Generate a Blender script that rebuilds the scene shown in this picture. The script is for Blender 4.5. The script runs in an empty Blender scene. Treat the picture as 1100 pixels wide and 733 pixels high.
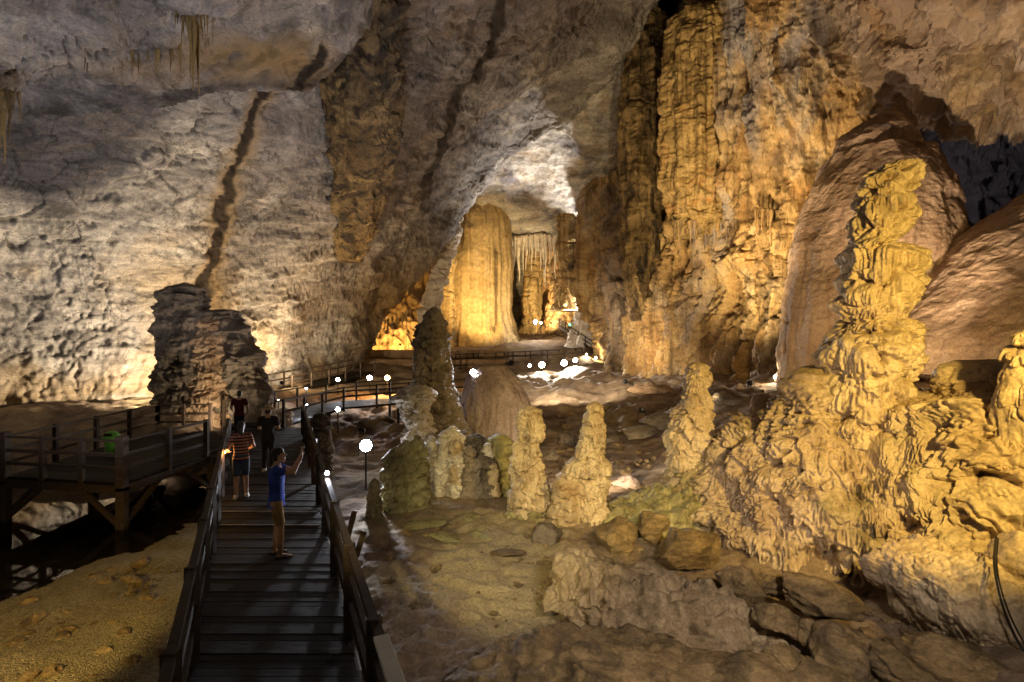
import bpy, bmesh, math, random
import numpy as np
from mathutils import Vector, Matrix, Euler

# ------------------------------------------------------------------ camera, world, exposure
sc = bpy.context.scene
COL = sc.collection
FP, CX, CY, HC = 560.0, 550.0, 366.5, 3.4
cam_d = bpy.data.cameras.new('camera')
cam = bpy.data.objects.new('camera', cam_d); COL.objects.link(cam)
cam.location = (0, 0, HC); cam.rotation_euler = (math.radians(90), 0, 0)
cam_d.sensor_width = 36.0; cam_d.lens = 36.0 * FP / 1100.0
cam_d.clip_start = 0.05; cam_d.clip_end = 400
sc.camera = cam
w = bpy.data.worlds.new("World"); sc.world = w; w.use_nodes = True
bg = w.node_tree.nodes['Background']
bg.inputs['Color'].default_value = (1.0, 0.90, 0.78, 1); bg.inputs['Strength'].default_value = 0.026
sc.view_settings.view_transform = 'Standard'; sc.view_settings.look = 'None'
sc.view_settings.exposure = 0.45; sc.view_settings.gamma = 1.0
sc.view_settings.use_curve_mapping = False
sc.render.engine = 'CYCLES'
sc.cycles.use_denoising = True
try: sc.cycles.denoiser = 'OPENIMAGEDENOISE'
except Exception: pass
sc.cycles.max_bounces = 6; sc.cycles.diffuse_bounces = 4; sc.cycles.glossy_bounces = 3
sc.cycles.transparent_max_bounces = 6
sc.cycles.caustics_reflective = False; sc.cycles.caustics_refractive = False
sc.cycles.sample_clamp_indirect = 4.0

def W(px, py, d): return np.array([(px-CX)/FP*d, d, HC-(py-CY)/FP*d])

# ------------------------------------------------------------------ noise (numpy)
_r = np.random.RandomState(7)
PERM = np.concatenate([_r.permutation(256)]*3).astype(np.int32)
GRAD = _r.normal(size=(256, 3)).astype(np.float32); GRAD /= np.linalg.norm(GRAD, axis=1)[:, None]
RND = _r.rand(256).astype(np.float32)
def perlin(p, seed=0):
    p = np.asarray(p, np.float32)
    i = np.floor(p).astype(np.int32); f = p - i
    i = (i + seed*13) & 255
    u = f*f*f*(f*(f*6-15)+10)
    out = 0
    for a in (0, 1):
        wa = u[:, 0] if a else 1-u[:, 0]; ia = PERM[(i[:, 0]+a) & 255]
        for b in (0, 1):
            wb = wa*(u[:, 1] if b else 1-u[:, 1]); ib = PERM[(ia+i[:, 1]+b) & 255]
            for c in (0, 1):
                wc = wb*(u[:, 2] if c else 1-u[:, 2]); g = GRAD[PERM[(ib+i[:, 2]+c) & 255]]
                out = out + wc*(g[:, 0]*(f[:, 0]-a)+g[:, 1]*(f[:, 1]-b)+g[:, 2]*(f[:, 2]-c))
    return out*1.5
def fbm(p, octv=4, seed=0, gain=.5, lac=2.03):
    s = 0; a = 1.0; p = np.asarray(p, np.float32)
    for k in range(octv):
        s = s + a*perlin(p, seed+k*3); p = p*lac; a *= gain
    return s
def ridged(p, octv=3, seed=0, gain=.5):
    s = 0; a = 1.0; p = np.asarray(p, np.float32)
    for k in range(octv):
        s = s + a*(1-2*np.abs(perlin(p, seed+k*3))); p = p*2.1; a *= gain
    return s
def worley(p, seed=0, flat=False):
    """F1, F2 and a random value of the nearest cell"""
    p = np.asarray(p, np.float32); i = np.floor(p).astype(np.int32); f = p-i
    F1 = np.full(len(p), 9., np.float32); F2 = F1.copy(); cid = np.zeros(len(p), np.float32)
    for a in (-1, 0, 1):
        for b in (-1, 0, 1):
            for c in ((-1, 0, 1)):
                h = PERM[(PERM[(PERM[(i[:, 0]+a+seed*7) & 255]+i[:, 1]+b) & 255]+i[:, 2]+c) & 255]
                d2 = (a+RND[h]-f[:, 0])**2+(b+RND[(h+57) & 255]-f[:, 1])**2+(c+RND[(h+131) & 255]-f[:, 2])**2
                m = d2 < F1
                F2 = np.where(m, F1, np.minimum(F2, d2)); cid = np.where(m, RND[(h+200) & 255], cid); F1 = np.where(m, d2, F1)
    return np.sqrt(F1), np.sqrt(F2), cid
def sstep(a, b, x):
    t = np.clip((x-a)/(b-a+1e-9), 0, 1); return t*t*(3-2*t)
def drip(p, h=.6, cell=.6, F=9, seed=0, ten=1.9):
    """flowstone lobes: each cell is a tongue with a rounded head that thins into hanging fingers; about 0..1.3"""
    q = p*np.array([1, 1, 0], np.float32)/cell
    w1 = perlin(p*1.2/cell, seed+1); w2 = perlin(p*1.2/cell, seed+2)
    q = q+.30*np.stack([w1, w2, 0*w1], 1); q[:, 2] = p[:, 2]/(cell*ten)+.35*perlin(p*.9/cell, seed+3)
    f1, f2, cid = worley(q, seed)
    # two overlapping systems of tiers; the taller of the two wins, so no shelf runs on for long
    best = None
    wx = .13*perlin(p*np.array([1.5, 1.5, .8], np.float32)*F*.16, seed+9)
    fx, fy = p[:, 0]*F+wx, p[:, 1]*F-wx
    for s in (0, 1):
        hh = h*(1, .62)[s]
        zz = p[:, 2]/hh+cid*(1.0, 2.3)[s]+(.60, .75)[s]*perlin(p*(.9, 1.5)[s]/cell, seed+4+s*20)+s*.5
        k = np.floor(zz); f = zz-k
        n1 = perlin(np.stack([fx, fy, k*3.7+p[:, 2]*F*.10], 1), seed+6+s)
        fin = np.clip(.5+.95*n1, 0, 1)
        edge = .05+.42*fin
        cap = np.sqrt(np.clip(1-np.clip((f-.50)/.50, 0, 1)**2*.97, 0, 1))
        ribs = 1-2.2*np.abs(n1)+.45*(1-2*np.abs(perlin(np.stack([fx*2.2, fy*2.2, k*3.7+p[:, 2]*F*.2], 1), seed+8)))
        b = sstep(edge*.25, edge, f)*cap*(1+.26*(ribs-.4)*sstep(.98, .5, f)-.40*sstep(.25, .0, np.abs(n1))*sstep(.85, .35, f))*(1, .80)[s]
        b = b*(.60+.40*np.clip(1.05-1.3*f1*f1, 0, 1))
        best = b if best is None else np.maximum(best, b)
    return best+.08*np.clip((f2-f1)*2.5, 0, 1)
def flute(p, F=3.0, seed=0, zf=.07):
    a = perlin(np.stack([p[:, 0]*F, p[:, 1]*F, p[:, 2]*F*zf], 1), seed)
    b = perlin(np.stack([p[:, 0]*F*2.7, p[:, 1]*F*2.7, p[:, 2]*F*zf*2], 1), seed+5)
    return (1-np.abs(a)*2.2)+.45*(1-np.abs(b)*2)

# ------------------------------------------------------------------ mesh helpers
def tag(o, label=None, cat=None, group=None, kind='thing'):
    o['kind'] = kind
    if label: o['label'] = label
    if cat: o['category'] = cat
    if group: o['group'] = group
    return o
def link(name, me, mat, parent=None, loc=None, smooth=True):
    o = bpy.data.objects.new(name, me); COL.objects.link(o)
    if mat is not None and not me.materials: me.materials.append(mat)
    if parent is not None: o.parent = parent
    if loc is not None: o.location = loc
    return o
def empty(name, loc, rz=0):
    o = bpy.data.objects.new(name, None); COL.objects.link(o); o.location = loc; o.rotation_euler = (0, 0, rz)
    o.empty_display_size = .1
    return o
def mesh_np(name, verts, quads, smooth=True, attrs=None, tris=None):
    me = bpy.data.meshes.new(name)
    verts = np.asarray(verts, np.float32); quads = np.asarray(quads, np.int32).reshape(-1, 4)
    nt = 0 if tris is None else len(tris)
    me.vertices.add(len(verts)); me.vertices.foreach_set('co', verts.ravel())
    li = quads.ravel(); n = len(quads)
    starts = np.arange(n)*4
    if nt:
        tris = np.asarray(tris, np.int32); li = np.concatenate([li, tris.ravel()])
        starts = np.concatenate([starts, n*4+np.arange(nt)*3])
    me.loops.add(len(li)); me.loops.foreach_set('vertex_index', li.astype(np.int32))
    me.polygons.add(n+nt); me.polygons.foreach_set('loop_start', starts.astype(np.int32))
    me.update(calc_edges=True); me.validate()
    me.polygons.foreach_set('use_smooth', np.full(n+nt, smooth))
    for k, v in (attrs or {}).items():
        a = me.attributes.new(k, 'FLOAT', 'POINT'); a.data.foreach_set('value', np.asarray(v, np.float32))
    return me
def grid_quads(nr, nc, wrap=False):
    r = np.arange(nr-1)[:, None]; c = np.arange(nc if wrap else nc-1)[None, :]
    c2 = (c+1) % nc
    return np.stack([r*nc+c, r*nc+c2, (r+1)*nc+c2, (r+1)*nc+c], -1).reshape(-1, 4)
def grid_normals(P):
    du = np.gradient(P, axis=1); dv = np.gradient(P, axis=0)
    n = np.cross(du, dv); n /= np.linalg.norm(n, axis=-1, keepdims=True)+1e-9
    return n
def cr_interp(c, n):
    """Catmull-Rom along axis 0 of c (k,...) -> n samples"""
    c = np.asarray(c, float); k = len(c)
    ext = np.concatenate([[2*c[0]-c[1]], c, [2*c[-1]-c[-2]]])
    t = np.linspace(0, k-1-1e-9, n); i = np.floor(t).astype(int); f = (t-i).reshape((-1,)+(1,)*(c.ndim-1))
    p0, p1, p2, p3 = ext[i], ext[i+1], ext[i+2], ext[i+3]
    return .5*((2*p1)+(-p0+p2)*f+(2*p0-5*p1+4*p2-p3)*f*f+(-p0+3*p1-3*p2+p3)*f**3)
def lattice(rows, nv, nu):
    c = np.array(rows, float)
    a = cr_interp(c, nv)
    return np.swapaxes(cr_interp(np.swapaxes(a, 0, 1), nu), 0, 1)
def px_of(p): return CX+FP*p[:, 0]/p[:, 1], CY-FP*(p[:, 2]-HC)/p[:, 1]
def poly_dist(x, y, pts):
    best = np.full(len(x), 1e9); tt = np.zeros(len(x))
    n = len(pts)-1
    for k in range(n):
        (x0, y0), (x1, y1) = pts[k], pts[k+1]
        dx, dy = x1-x0, y1-y0; L = dx*dx+dy*dy
        t = np.clip(((x-x0)*dx+(y-y0)*dy)/L, 0, 1)
        d = np.hypot(x-x0-t*dx, y-y0-t*dy)
        m = d < best; best = np.where(m, d, best); tt = np.where(m, (k+t)/n, tt)
    return best, tt
def surface(name, P, disp, mat, attr_fn=None, toward=(0, 0, HC), nz=1.0):
    """a dense grid of world points pushed along its normals, then linked"""
    nr, nc = P.shape[:2]
    N = grid_normals(P); p = P.reshape(-1, 3).astype(np.float32); n = N.reshape(-1, 3)
    s = np.sign(np.median(np.sum((np.array(toward)-p)*n, 1))); n = n*s
    if nz != 1: n = n*np.array([1, 1, nz]); n = n/np.linalg.norm(n, axis=1)[:, None]
    d = disp(p, n)
    attrs = attr_fn(p) if attr_fn else None
    q = grid_quads(nr, nc)
    if s < 0: q = q[:, ::-1]
    return link(name, mesh_np(name, p+n*d[:, None], q, attrs=attrs), mat)

# ------------------------------------------------------------------ materials
def M_(name):
    m = bpy.data.materials.new(name); m.use_nodes = True
    nt = m.node_tree; nt.nodes.clear()
    return m, nt
def nd(nt, typ, **kw):
    n = nt.nodes.new(typ)
    for k, v in kw.items():
        if k in ('i',):
            for kk, vv in v.items(): n.inputs[kk].default_value = vv
        else: setattr(n, k, v)
    return n
def ramp(nt, stops):
    n = nt.nodes.new('ShaderNodeValToRGB'); cr = n.color_ramp
    while len(cr.elements) < len(stops): cr.elements.new(.5)
    for e, (p, c) in zip(cr.elements, stops):
        e.position = p; e.color = (c[0], c[1], c[2], 1) if len(c) == 3 else c
    return n
def mixc(nt, fac, a, b, mode='MIX'):
    n = nt.nodes.new('ShaderNodeMix'); n.data_type = 'RGBA'; n.blend_type = mode
    for s, v in (('Factor', fac), ('A', a), ('B', b)):
        sock = [x for x in n.inputs if x.name == s and (x.type == 'RGBA' or s == 'Factor')][0]
        if hasattr(v, 'type') and hasattr(v, 'is_linked'): nt.links.new(v, sock)
        elif s == 'Factor': sock.default_value = v
        else: sock.default_value = (v[0], v[1], v[2], 1)
    return [x for x in n.outputs if x.type == 'RGBA'][0]
def noise_tex(nt, vec, scale, detail=6, rough=.6, dist=0.0):
    n = nd(nt, 'ShaderNodeTexNoise', i={'Scale': scale, 'Detail': detail, 'Roughness': rough, 'Distortion': dist})
    nt.links.new(vec, n.inputs['Vector']); return n.outputs['Fac']
def stone(name, base, tints, big=.35, streak=(2.2, .10), streak_col=None, streak_amt=.5, fine=14, bump=.35, bump_d=.03,
          rough=.75, spec=.3, veins=None, vein_scale=.8, bed=None, stains=(), tz=1.0, vein_amt=1.0, bz=1.0):
    """base: ramp colours low..high; tints: second colour patches; streak: vertical water stains; stains: (attribute, colour)"""
    m, nt = M_(name); L = nt.links
    geo = nd(nt, 'ShaderNodeNewGeometry'); vec = geo.outputs['Position']
    n1 = noise_tex(nt, vec, big, 9, .62, .4)
    k = len(base)
    c = ramp(nt, [(.30+.42*i/(k-1), base[i]) for i in range(k)]); L.new(n1, c.inputs[0]); col = c.outputs[0]
    for j, (tc, sc_, lo, hi) in enumerate(tints):
        mp = nd(nt, 'ShaderNodeMapping'); mp.inputs['Location'].default_value = (3.1*j+17, 7.7*j+4, 2.3*j+9); mp.inputs['Scale'].default_value = (1, 1, tz); L.new(vec, mp.inputs['Vector'])
        nn = noise_tex(nt, mp.outputs[0], sc_, 8, .65, .6)
        r = ramp(nt, [(lo, (0, 0, 0)), (hi, (1, 1, 1))]); L.new(nn, r.inputs[0])
        col = mixc(nt, r.outputs[0], col, tc)
    if streak_col is not None:
        mp = nd(nt, 'ShaderNodeMapping'); mp.inputs['Scale'].default_value = (streak[0], streak[0], streak[1]); L.new(vec, mp.inputs['Vector'])
        nn = noise_tex(nt, mp.outputs[0], 1.0, 6, .6, .3)
        r = ramp(nt, [(.50, (0, 0, 0)), (.66, (streak_amt,)*3)]); L.new(nn, r.inputs[0])
        col = mixc(nt, r.outputs[0], col, streak_col)
    if bed is not None:      # fine bedding lines in the limestone, tilted
        mp = nd(nt, 'ShaderNodeMapping'); mp.inputs['Rotation'].default_value = bed[0]; mp.inputs['Scale'].default_value = bed[1]; L.new(vec, mp.inputs['Vector'])
        nn = noise_tex(nt, mp.outputs[0], 1.0, 10, .72, .8)
        r = ramp(nt, [(.36, (.42,)*3), (.52, (1, 1, 1)), (.68, (1.45,)*3)]); L.new(nn, r.inputs[0])
        col = mixc(nt, 1.0, col, r.outputs[0], 'MULTIPLY')
    nf = noise_tex(nt, vec, fine, 6, .7)
    r = ramp(nt, [(.30, (.62,)*3), (.70, (1.32,)*3)]); L.new(nf, r.inputs[0])
    col = mixc(nt, 1.0, col, r.outputs[0], 'MULTIPLY')
    if veins is not None:
        vn = noise_tex(nt, vec, vein_scale, 7, .6, 1.5)
        r = ramp(nt, [(.490, (0, 0, 0)), (.5, (vein_amt,)*3), (.510, (0, 0, 0))]); L.new(vn, r.inputs[0])
        col = mixc(nt, r.outputs[0], col, veins)
    for an, sc_ in stains:
        at = nd(nt, 'ShaderNodeAttribute', attribute_name=an)
        col = mixc(nt, at.outputs['Fac'], col, sc_)
    b = nd(nt, 'ShaderNodeBsdfPrincipled', i={'Roughness': rough, 'Specular IOR Level': spec})
    L.new(col, b.inputs['Base Color'])
    mpb = nd(nt, 'ShaderNodeMapping'); mpb.inputs['Scale'].default_value = (1, 1, bz); L.new(vec, mpb.inputs['Vector'])
    h2 = noise_tex(nt, mpb.outputs[0], fine*.35, 8, .68, .3)
    add = nd(nt, 'ShaderNodeMath', operation='ADD'); L.new(h2, add.inputs[0])
    ml = nd(nt, 'ShaderNodeMath', operation='MULTIPLY'); ml.inputs[1].default_value = .35; L.new(nf, ml.inputs[0]); L.new(ml.outputs[0], add.inputs[1])
    bp = nd(nt, 'ShaderNodeBump', i={'Strength': bump, 'Distance': bump_d*4}); L.new(add.outputs[0], bp.inputs['Height'])
    L.new(bp.outputs[0], b.inputs['Normal'])
    o = nd(nt, 'ShaderNodeOutputMaterial'); L.new(b.outputs[0], o.inputs[0])
    return m
def plain(name, col, rough=.6, metal=0., noise=0., nscale=12, stretch=(1, 1, 1), emit=None, spec=.4):
    m, nt = M_(name); L = nt.links
    if emit is not None:
        e = nd(nt, 'ShaderNodeEmission', i={'Color': (*col, 1), 'Strength': emit})
        o = nd(nt, 'ShaderNodeOutputMaterial'); L.new(e.outputs[0], o.inputs[0]); return m
    b = nd(nt, 'ShaderNodeBsdfPrincipled', i={'Roughness': rough, 'Metallic': metal, 'Base Color': (*col, 1), 'Specular IOR Level': spec})
    if noise:
        tc = nd(nt, 'ShaderNodeTexCoord'); mp = nd(nt, 'ShaderNodeMapping'); mp.inputs['Scale'].default_value = stretch
        L.new(tc.outputs['Object'], mp.inputs['Vector'])
        n = noise_tex(nt, mp.outputs[0], nscale, 7, .65)
        r = ramp(nt, [(.3, tuple(c*(1-noise) for c in col)), (.7, tuple(min(1, c*(1+noise)) for c in col))]); L.new(n, r.inputs[0])
        L.new(r.outputs[0], b.inputs['Base Color'])
        bp = nd(nt, 'ShaderNodeBump', i={'Strength': .3, 'Distance': .01}); L.new(n, bp.inputs['Height']); L.new(bp.outputs[0], b.inputs['Normal'])
    o = nd(nt, 'ShaderNodeOutputMaterial'); L.new(b.outputs[0], o.inputs[0])
    return m

MAT = {}
MAT['slab'] = stone('limestone', [(.12, .108, .105), (.21, .19, .185), (.30, .275, .26), (.40, .37, .34)],
    [((.32, .24, .15), .10, .56, .72), ((.17, .15, .15), .16, .54, .70), ((.44, .41, .37), .30, .56, .72)], big=.22, fine=11.0, bump=.5, bump_d=.035,
    veins=(.05, .042, .04), vein_scale=.20, vein_amt=.75, bed=((.35, .25, .5), (.10, .45, 1.9)),
    stains=(('ochre', (.30, .19, .07)), ('dark', (.020, .013, .008)), ('pale', (.46, .41, .32))), rough=.8)
MAT['vault'] = stone('pale_limestone', [(.24, .22, .20), (.42, .39, .35), (.58, .54, .48)], [((.15, .14, .15), .18, .52, .62)], big=.2, fine=3.5,
    bump=.55, bump_d=.06, bed=((.2, .1, .3), (.12, .3, 1.2)), streak_col=(.30, .20, .09), streak=(.5, .05), streak_amt=.5)
MAT['rust'] = stone('rust_flowstone', [(.17, .10, .045), (.35, .22, .095), (.50, .345, .16), (.56, .44, .29)],
    [((.36, .17, .045), .20, .54, .72), ((.27, .25, .265), .14, .53, .65), ((.52, .44, .34), .25, .58, .74), ((.055, .035, .022), .22, .57, .68)], big=.4, tz=.28,
    streak_col=(.07, .042, .02), streak=(1.3, .07), streak_amt=.75, fine=7, bump=.9, bump_d=.06, rough=.62, bz=.3, stains=(('violet', (.16, .145, .16)), ('pale', (.50, .38, .28))))
MAT['olive'] = stone('olive_flowstone', [(.19, .125, .05), (.33, .225, .09), (.42, .30, .14)], [((.36, .17, .05), .3, .55, .7)], big=.4,
    streak_col=(.07, .045, .018), streak=(2.6, .06), streak_amt=.8, fine=8, bump=.7, bump_d=.04, rough=.6, bz=.3)
MAT['umber'] = stone('umber_flowstone', [(.07, .045, .02), (.15, .10, .045), (.24, .17, .08)], [((.02, .013, .008), .9, .48, .58), ((.36, .25, .11), .7, .54, .66)], big=.5, tz=.3,
    streak_col=(.03, .02, .01), streak=(2.2, .07), streak_amt=.8, fine=7, bump=.8, bump_d=.05, rough=.65, bz=.3)
MAT['cream'] = stone('cream_flowstone', [(.38, .28, .17), (.54, .42, .27), (.66, .54, .38)], [((.34, .22, .11), .9, .56, .70)], big=1.2,
    streak_col=(.22, .145, .07), streak=(5, .5), streak_amt=.6, fine=24, bump=.6, bump_d=.012, rough=.5, spec=.45, bz=.45)
MAT['tan'] = stone('tan_flowstone', [(.26, .165, .095), (.38, .26, .165), (.46, .33, .23)], [((.10, .08, .085), .5, .62, .72)], big=.5,
    streak_col=(.18, .10, .055), streak=(1.8, .12), streak_amt=.6, fine=13, bump=.7, bump_d=.025, rough=.75)
MAT['column'] = stone('golden_flowstone', [(.38, .26, .11), (.48, .34, .16), (.56, .42, .22)], [], big=.12,
    streak_col=(.10, .065, .025), streak=(1.0, .015), streak_amt=.9, fine=2.5, bump=.35, bump_d=.08, rough=.6)
MAT['white'] = stone('white_calcite', [(.40, .34, .29), (.60, .53, .46), (.76, .70, .63)], [((.30, .21, .12), 1.6, .55, .68)], big=1.8,
    fine=26, bump=.4, bump_d=.012, rough=.5, spec=.45)
MAT['drab'] = stone('drab_speleothem', [(.17, .135, .11), (.28, .23, .19), (.42, .36, .30)], [((.08, .06, .045), .9, .54, .68)], big=1.3,
    streak_col=(.09, .065, .045), streak=(3, .4), streak_amt=.5, fine=16, bump=.7, bump_d=.02, rough=.7, bz=.6)
MAT['grey'] = stone('grey_speleothem', [(.10, .078, .06), (.175, .14, .11), (.27, .22, .175)], [((.05, .038, .03), .9, .52, .66)], big=1.3,
    streak_col=(.07, .05, .035), streak=(3, .4), streak_amt=.5, fine=16, bump=.6, bump_d=.02, rough=.75)
MAT['mauve'] = stone('mauve_dome', [(.20, .145, .125), (.29, .215, .185), (.36, .28, .24)], [], big=1.2,
    streak_col=(.13, .08, .06), streak=(4.5, .25), streak_amt=.7, fine=18, bump=.55, bump_d=.015, rough=.65)
MAT['brown'] = stone('brown_rock', [(.13, .085, .04), (.25, .17, .085), (.37, .265, .14)], [((.10, .072, .045), 1.2, .54, .66), ((.34, .23, .09), 1.6, .56, .70)], big=1.1,
    fine=18, bump=.9, bump_d=.022, rough=.75, bed=((.5, .3, .2), (1.2, 1.2, 7)))
MAT['ridge'] = stone('ridge_flowstone', [(.20, .14, .08), (.34, .25, .155), (.46, .36, .24)], [((.14, .10, .06), .8, .54, .68)], big=1.0,
    streak_col=(.14, .095, .05), streak=(5, .6), streak_amt=.6, fine=22, bump=.6, bump_d=.014, rough=.7)
MAT['green'] = stone('mossy_calcite', [(.20, .17, .085), (.33, .29, .15), (.46, .41, .24)], [((.10, .085, .045), 1.4, .54, .66)], big=1.6,
    streak_col=(.10, .08, .035), streak=(6, .6), streak_amt=.6, fine=24, bump=.5, bump_d=.012, rough=.65)
MAT['wood'] = plain('dark_wood', (.042, .027, .019), .65, spec=.2, noise=.55, nscale=5, stretch=(3, 3, 3))
MAT['wood_light'] = plain('pale_wood', (.11, .075, .045), .65, noise=.5, nscale=6)
m, nt = M_('deck_wood'); L = nt.links
tc = nd(nt, 'ShaderNodeNewGeometry'); mp = nd(nt, 'ShaderNodeMapping'); mp.inputs['Scale'].default_value = (2.5, 16, 16); mp.inputs['Rotation'].default_value = (0, 0, .43); L.new(tc.outputs['Position'], mp.inputs['Vector'])
g_ = noise_tex(nt, mp.outputs[0], 1.0, 7, .7, .4); r_ = ramp(nt, [(.3, (.005, .0036, .0025)), (.55, (.012, .008, .0055)), (.75, (.024, .0165, .011))]); L.new(g_, r_.inputs[0])
at = nd(nt, 'ShaderNodeAttribute', attribute_name='tone'); col = mixc(nt, 1.0, r_.outputs[0], at.outputs['Color'], 'MULTIPLY')
n2 = noise_tex(nt, tc.outputs['Position'], 1.6, 6, .7); r2 = ramp(nt, [(.45, (0, 0, 0)), (.70, (.6,)*3)]); L.new(n2, r2.inputs[0]); col = mixc(nt, r2.outputs[0], col, (.026, .019, .014))
b = nd(nt, 'ShaderNodeBsdfPrincipled', i={'Roughness': .75, 'Specular IOR Level': .14}); L.new(col, b.inputs['Base Color'])
bp = nd(nt, 'ShaderNodeBump', i={'Strength': .5, 'Distance': .02}); L.new(g_, bp.inputs['Height']); L.new(bp.outputs[0], b.inputs['Normal'])
o = nd(nt, 'ShaderNodeOutputMaterial'); L.new(b.outputs[0], o.inputs[0]); MAT['deck'] = m
MAT['white_paint'] = plain('white_paint', (.62, .63, .66), .5, noise=.15, nscale=9)
MAT['black'] = plain('black_metal', (.02, .02, .022), .4, .6)
MAT['cable'] = plain('cable_rubber', (.015, .014, .013), .5)
MAT['rope'] = plain('rope', (.30, .25, .17), .9, noise=.3, nscale=40)
MAT['bin_green'] = plain('bin_green', (.17, .56, .055), .45, noise=.15, nscale=8)
MAT['bin_dark'] = plain('bin_inside', (.01, .012, .01), .7)
MAT['skin'] = plain('skin', (.46, .27, .17), .55, noise=.08, nscale=20)
MAT['hair'] = plain('hair', (.014, .010, .008), .5, noise=.3, nscale=60)
MAT['blue'] = plain('blue_cloth', (.022, .055, .36), .85, noise=.25, nscale=18)
MAT['khaki'] = plain('khaki_cloth', (.34, .22, .11), .9, noise=.2, nscale=18)
MAT['denim'] = plain('denim_cloth', (.045, .06, .09), .9, noise=.25, nscale=18)
MAT['maroon'] = plain('maroon_cloth', (.075, .012, .018), .9, noise=.2, nscale=18)
MAT['charcoal'] = plain('charcoal_cloth', (.018, .017, .02), .9, noise=.2, nscale=18)
MAT['straw'] = plain('straw', (.50, .38, .20), .85, noise=.3, nscale=40)
MAT['phone'] = plain('phone_case', (.03, .03, .035), .3)
MAT['sandal'] = plain('sandal_rubber', (.03, .025, .022), .7)
MAT['shoe'] = plain('white_shoe', (.6, .58, .54), .6)
# ------------------------------------------------------------------ cave floor
def dz(px, py, z): return FP*(HC-z)/(py-CY)
FLOOR = []
def fl(px, d, z): FLOOR.append(((px-CX)/FP*d, d, z))
for a in [(-400,3,-.9),(0,3,-.9),(550,3,-1.0),(1100,3,-.9),(1500,3,-.6),
          (-100,6.5,-.85),(0,6.5,-.85),(100,7,-.9),(200,7,-.98),(0,8.7,-1.1),(100,10.1,-1.1),(180,11.8,-1.1),(235,13.2,-1.15),
          (-150,11,-1.6),(0,11.3,-1.7),(60,13,-1.7),(120,14,-1.6),(180,15,-1.5),(240,17,-1.4),(-150,15,-1.2),(0,16.2,-1.2),(100,16.8,-1.2),(190,17.8,-1.2),(0,17.0,-.25),(100,17.6,-.2),(190,18.6,-.1),
          (-200,17,.0),(0,18.4,.15),(100,19.2,.2),(190,20.2,.25),(0,22,.45),(160,26,.45),(230,23,.0),
          (300,6,-1.2),(300,12,-1.25),(310,17,-1.3),(320,22,-1.2),(330,28,-.9),
          (400,12.7,-1.0),(440,8.5,-.95),(450,6,-1.0),(520,11,-1.0),(600,10,-.9),(600,14,-.9),(390,19,-1.35),(420,24,-1.2),(520,7,-1.0),
          (500,16,-.95),(600,20,-.9),(700,20,-.7),(600,28,-.6),(700,28,-.35),(650,38,.2),(580,46,.5),(690,45,.6),(765,30,.5),(810,25,1.25),(760,36,1.2),
          (520,55,1.0),(440,50,.8),(350,42,.1),(290,34,.0),(560,66,3.3),(560,76,4.3),(480,72,3.9),(650,58,2.0),(620,64,3.0),(650,75,4.3),(400,60,2.2),(300,70,2.2),
          (700,12,-.75),(700,8,-1.0),(620,7,-.9),(800,7,-.95),(900,6.8,-.9),(1000,6.8,-.7),(1100,6.5,-.5),(800,10.6,-.8),(900,9.8,-.8),(1000,9.2,-.7),(1100,8.8,-.6),(820,12.5,-.2),(900,13,.9),(950,14.5,1.4),(1080,14,1.6),
          (950,20,1.8),(1150,20,2.0),(1300,12,1.6),(1300,8,.4),(900,28,1.6),(1000,28,2.0),(700,60,2.0),(0,40,1.5),(0,90,3),(550,95,4.6),(1100,60,4),(1100,90,5),(-600,10,.2),(-600,20,.8),(-600,40,1.5),(1700,10,1.5),(1700,25,2.5)]: fl(*a)
FA = np.array(FLOOR)
def tkey(x, y): return np.stack([x/y*1.7, np.log(y)], -1)
def tps_kernel(r2): return .5*r2*np.log(r2+1e-12)
FK = tkey(FA[:, 0], FA[:, 1]); nF = len(FA)
K = tps_kernel(((FK[:, None]-FK[None])**2).sum(-1))+np.eye(nF)*1e-3
Pm = np.concatenate([np.ones((nF, 1)), FK], 1)
sol = np.linalg.solve(np.block([[K, Pm], [Pm.T, np.zeros((3, 3))]]), np.concatenate([FA[:, 2], np.zeros(3)]))
def floor_z(x, y):
    x = np.atleast_1d(np.asarray(x, float)); y = np.atleast_1d(np.asarray(y, float))
    k = tkey(x, y); out = np.empty(len(x))
    for s in range(0, len(x), 60000):
        kk = k[s:s+60000]
        out[s:s+60000] = tps_kernel(((kk[:, None]-FK[None])**2).sum(-1))@sol[:nF]+sol[nF]+kk@sol[nF+1:]
    return out
nr, nc = 620, 720
yy = np.exp(np.linspace(math.log(1.6), math.log(97), nr)); ss = np.linspace(-1.75, 1.75, nc)
X = (ss[None]*(yy[:, None]+2.0)); Y = np.repeat(yy[:, None], nc, 1)
# the smooth control sheet is evaluated on a coarse lattice and interpolated
ci = np.linspace(0, nr-1, 125).astype(int); cj = np.linspace(0, nc-1, 145).astype(int)
Zc = floor_z(X[np.ix_(ci, cj)].ravel(), Y[np.ix_(ci, cj)].ravel()).reshape(len(ci), len(cj))
tmp = np.array([np.interp(np.arange(nc), cj, r) for r in Zc])
Z = np.array([np.interp(np.arange(nr), ci, tmp[:, k]) for k in range(nc)]).T
Pf = np.stack([X, Y, Z], -1)
pf = Pf.reshape(-1, 3).astype(np.float32)
gx, gy = px_of(pf)
gravel = sstep(-1.6, -3.2, pf[:, 0]+.47*(pf[:, 1]-5.2))*sstep(14, 11, pf[:, 1])
shore = sstep(-1.25, -1.0, pf[:, 2])
far = sstep(16, 30, pf[:, 1])
df = (.16*fbm(pf*.45, 4, 3)+.05*fbm(pf*2.2, 4, 9)*(1-.4*gravel))*(1+far*1.2)
df += .055*np.clip(ridged(pf*np.array([1.1, 1.5, 1]), 3, 21)-.55, 0, 2)*(1-gravel)
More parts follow.
